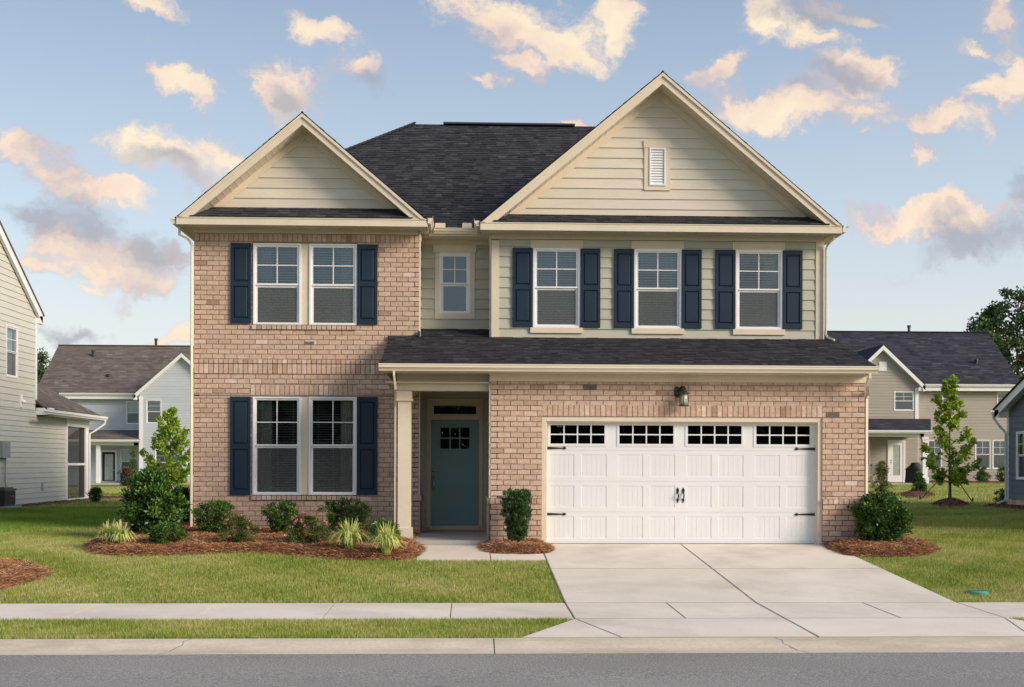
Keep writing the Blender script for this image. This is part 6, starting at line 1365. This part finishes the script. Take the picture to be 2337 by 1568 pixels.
# ================================================================ SKY
W = bpy.data.worlds.new('World'); SC.world = W; W.use_nodes = True; nt = W.node_tree; N = nt.nodes; L = nt.links
for n in list(N): N.remove(n)
out = N.new('ShaderNodeOutputWorld')
SUN_EL, SUN_AZ = math.radians(25), math.radians(60)        # azimuth to the right of straight behind the camera
sky = N.new('ShaderNodeTexSky'); sky.sky_type = 'NISHITA'; sky.sun_disc = False; sky.sun_elevation = SUN_EL; sky.sun_rotation = math.pi-SUN_AZ
sky.air_density = 1.0; sky.dust_density = 2.0; sky.ozone_density = 1.5
tc = N.new('ShaderNodeTexCoord'); sp = N.new('ShaderNodeSeparateXYZ'); L.new(tc.outputs['Generated'], sp.inputs[0])
def math_(op, a, b=None, c=None, clamp=False):
    n = N.new('ShaderNodeMath'); n.operation = op; n.use_clamp = clamp
    for i, v in enumerate((a, b, c)):
        if v is None: continue
        if isinstance(v, (int, float)): n.inputs[i].default_value = v
        else: L.new(v, n.inputs[i])
    return n.outputs[0]
ya = math_('MAXIMUM', math_('ABSOLUTE', sp.outputs[1]), .08)
u = math_('DIVIDE', sp.outputs[0], ya); v = math_('DIVIDE', sp.outputs[2], ya)
cb_ = N.new('ShaderNodeCombineXYZ'); L.new(u, cb_.inputs[0]); L.new(v, cb_.inputs[1])
def noise(scale, detail, rough, src, st=(1, 1, 1), w=0.):
    mp = N.new('ShaderNodeMapping'); mp.inputs['Scale'].default_value = st; mp.inputs['Location'].default_value = (w, w*.7, 0); L.new(src, mp.inputs[0])
    n = N.new('ShaderNodeTexNoise'); n.inputs['Scale'].default_value = scale; n.inputs['Detail'].default_value = detail; n.inputs['Roughness'].default_value = rough; L.new(mp.outputs[0], n.inputs[0]); return n
wn = noise(12, 6, .62, cb_.outputs[0])
wv = N.new('ShaderNodeVectorMath'); wv.operation = 'SUBTRACT'; L.new(wn.outputs['Color'], wv.inputs[0]); wv.inputs[1].default_value = (.5, .5, .5)
ws = N.new('ShaderNodeVectorMath'); ws.operation = 'SCALE'; L.new(wv.outputs[0], ws.inputs[0]); ws.inputs['Scale'].default_value = .085
wa = N.new('ShaderNodeVectorMath'); wa.operation = 'ADD'; L.new(cb_.outputs[0], wa.inputs[0]); L.new(ws.outputs[0], wa.inputs[1])
# cloud banks: (x, y, half width, half height, tilt) ; second list = greyer banks
warm = [(300, 610, 90, 50, -8), (170, 560, 70, 40, -20), (1780, 245, 120, 50, 0), (2060, 500, 110, 24, 5), (70, 300, 70, 30, -10),(375, 150, 75, 45, -25), (450, 205, 65, 40, -35), (655, 200, 95, 62, -5), (720, 55, 75, 36, -15), (820, 130, 60, 26, -10), (1160, 60, 160, 72, -10), (1290, 95, 110, 70, 10), (1190, 150, 70, 40, 0), (1420, 50, 55, 75, 0),
        (60, 325, 110, 55, -8), (150, 395, 90, 38, -35), (250, 430, 80, 20, -10), (400, 365, 170, 48, -5), (500, 345, 65, 50, 0), (240, 590, 190, 70, -5), (90, 605, 95, 30, -8), (190, 658, 40, 13, -5), (340, 640, 80, 30, 0),
        (1840, 235, 200, 66, -4), (1690, 240, 110, 40, -10), (1960, 260, 85, 42, -12), (1880, 75, 65, 34, -10), (1770, 40, 60, 60, -40), (2150, 285, 100, 34, -12), (2110, 355, 38, 36, 0), (2300, 45, 60, 95, 0), (2300, 200, 110, 34, 25), (1980, 165, 90, 42, -20),
        (2120, 490, 190, 34, 5), (2230, 130, 45, 22, 0), (1115, 210, 35, 14, 0), (1630, 140, 80, 22, 15), (1330, 285, 60, 12, 0), (330, 5, 70, 22, -5), (1975, 300, 20, 12, 0), (410, 770, 90, 26, 5), (1950, 25, 90, 20, -10)]
grey = [(200, 520, 130, 60, -25), (90, 500, 120, 34, -10), (860, 160, 60, 40, -20), (400, 385, 150, 34, -5), (2240, 535, 200, 60, 14), (1950, 180, 100, 34, -15), (330, 560, 110, 60, -10), (150, 765, 110, 22, 0), (1900, 20, 180, 40, 0), (2330, 420, 60, 60, 20), (680, 220, 80, 50, 0), (1840, 205, 90, 34, 0)]
def bank(lst):
    cur = None
    for x, y, a, b, t in lst:
        r = ray(x, y); mp = N.new('ShaderNodeMapping'); mp.vector_type = 'TEXTURE'; mp.inputs['Location'].default_value = (r.x/r.y, r.z/r.y, 0); mp.inputs['Rotation'].default_value = (0, 0, math.radians(t)); mp.inputs['Scale'].default_value = (a/F, b/F, 1)
        L.new(wa.outputs[0], mp.inputs[0]); ln = N.new('ShaderNodeVectorMath'); ln.operation = 'LENGTH'; L.new(mp.outputs[0], ln.inputs[0]); o = ln.outputs['Value']
        cur = o if cur is None else math_('MINIMUM', cur, o)
    return cur
dw = math_('SUBTRACT', 1., bank(warm)); dg = math_('SUBTRACT', 1., bank(grey))
f1 = noise(15, 10, .66, wa.outputs[0], (1, 1.5, 1), 3.1); f2 = noise(5, 4, .55, wa.outputs[0], (1, 2, 1), 7.7); f3 = noise(11, 5, .6, wa.outputs[0], (1, 1.3, 1), 1.3)
front_ = math_('GREATER_THAN', sp.outputs[1], 0.)
def dens(d, lo, hi, k):
    s_ = math_('ADD', d, math_('MULTIPLY', math_('SUBTRACT', f1.outputs['Fac'], .52), k))
    mr = N.new('ShaderNodeMapRange'); mr.interpolation_type = 'SMOOTHSTEP'; mr.inputs['From Min'].default_value = lo; mr.inputs['From Max'].default_value = hi; L.new(s_, mr.inputs['Value']); return mr.outputs[0]
Dw = math_('MULTIPLY', dens(dw, -.35, .55, 3.6), front_); Dg = math_('MULTIPLY', dens(dg, -.2, .9, 2.6), front_)
mrb = N.new('ShaderNodeMapRange'); mrb.interpolation_type = 'SMOOTHSTEP'; mrb.inputs['From Min'].default_value = .5; mrb.inputs['From Max'].default_value = .68; L.new(f2.outputs['Fac'], mrb.inputs['Value'])
Db = math_('MULTIPLY', math_('MULTIPLY', mrb.outputs[0], .8), math_('SUBTRACT', 1., front_))
bg = N.new('ShaderNodeBackground'); bg.inputs['Strength'].default_value = .15
el = math_('ARCSINE', sp.outputs[2]); er = N.new('ShaderNodeValToRGB'); L.new(math_('DIVIDE', el, .42, clamp=True), er.inputs[0])
er.color_ramp.elements[0].color = (1.08, 1.02, .93, 1); er.color_ramp.elements[0].position = .05; er.color_ramp.elements[1].color = (.97, .975, .94, 1)
mu = N.new('ShaderNodeVectorMath'); mu.operation = 'MULTIPLY'; L.new(sky.outputs[0], mu.inputs[0]); L.new(er.outputs[0], mu.inputs[1]); L.new(mu.outputs[0], bg.inputs['Color'])
hz_ = N.new('ShaderNodeValToRGB'); L.new(math_('DIVIDE', el, .42, clamp=True), hz_.inputs[0]); h_ = hz_.color_ramp; h_.elements[0].position = 0; h_.elements[0].color = (.85,)*3+(1,); h_.elements[1].position = 1; h_.elements[1].color = (.8,)*3+(1,)
e = h_.elements.new(.4); e.color = (.7,)*3+(1,)
bh = N.new('ShaderNodeBackground'); hc_r = N.new('ShaderNodeValToRGB'); L.new(math_('DIVIDE', el, .42, clamp=True), hc_r.inputs[0]); hc_r.color_ramp.elements[0].color = (.74, .705, .64, 1); hc_r.color_ramp.elements[1].color = (.205, .29, .42, 1); e = hc_r.color_ramp.elements.new(.5); e.color = (.46, .52, .585, 1); L.new(hc_r.outputs[0], bh.inputs['Color']); bh.inputs['Strength'].default_value = .82
m0 = N.new('ShaderNodeMixShader'); L.new(hz_.outputs[0], m0.inputs[0]); L.new(bg.outputs[0], m0.inputs[1]); L.new(bh.outputs[0], m0.inputs[2])
cw_ = N.new('ShaderNodeValToRGB'); L.new(math_('ADD', math_('MULTIPLY', f3.outputs['Fac'], .75), math_('MULTIPLY', Dw, .16)), cw_.inputs[0]); cr = cw_.color_ramp
cr.elements[0].position = .38; cr.elements[0].color = (.60, .50, .50, 1); cr.elements[1].position = .66; cr.elements[1].color = (1.0, .84, .60, 1); e = cr.elements.new(.5); e.color = (.90, .70, .55, 1)
bw = N.new('ShaderNodeBackground'); L.new(cw_.outputs[0], bw.inputs['Color']); bw.inputs['Strength'].default_value = .69
bgr = N.new('ShaderNodeBackground'); bgr.inputs['Color'].default_value = (.36, .37, .43, 1); bgr.inputs['Strength'].default_value = .72
m1 = N.new('ShaderNodeMixShader'); L.new(math_('MULTIPLY', Dw, .9), m1.inputs[0]); L.new(m0.outputs[0], m1.inputs[1]); L.new(bw.outputs[0], m1.inputs[2])
m2 = N.new('ShaderNodeMixShader'); L.new(math_('MULTIPLY', Dg, .8), m2.inputs[0]); L.new(m1.outputs[0], m2.inputs[1]); L.new(bgr.outputs[0], m2.inputs[2])
m3 = N.new('ShaderNodeMixShader'); L.new(Db, m3.inputs[0]); L.new(m2.outputs[0], m3.inputs[1]); L.new(bw.outputs[0], m3.inputs[2])
L.new(m3.outputs[0], out.inputs['Surface'])
# ================================================================ SUN, CAMERA
sd = bpy.data.lights.new('sun', 'SUN'); sd.energy = 2.6; sd.angle = math.radians(22); sd.color = (1, .86, .69); so = bpy.data.objects.new('sun', sd); COL.objects.link(so)
dirv = Vector((math.sin(SUN_AZ)*math.cos(SUN_EL), -math.cos(SUN_AZ)*math.cos(SUN_EL), math.sin(SUN_EL)))
so.rotation_euler = dirv.to_track_quat('Z', 'Y').to_euler()
cd = bpy.data.cameras.new('camera'); co = bpy.data.objects.new('camera', cd); COL.objects.link(co); SC.camera = co
cd.sensor_width = 36; cd.lens = 36*F/2337; cd.shift_y = (YH-784)/2337; cd.clip_start = .1; cd.clip_end = 5000
mw = Matrix((( RT.x, UP.x, -FW.x), (RT.y, UP.y, -FW.y), (RT.z, UP.z, -FW.z))).to_4x4(); mw.translation = CAM; co.matrix_world = mw
SC.view_settings.view_transform = 'Standard'; SC.view_settings.look = 'None'; SC.view_settings.gamma = 1; SC.view_settings.exposure = 0.66
SC.cycles.max_bounces = 6; SC.cycles.transparent_max_bounces = 16; SC.cycles.caustics_reflective = False; SC.cycles.caustics_refractive = False; SC.cycles.sample_clamp_indirect = 4
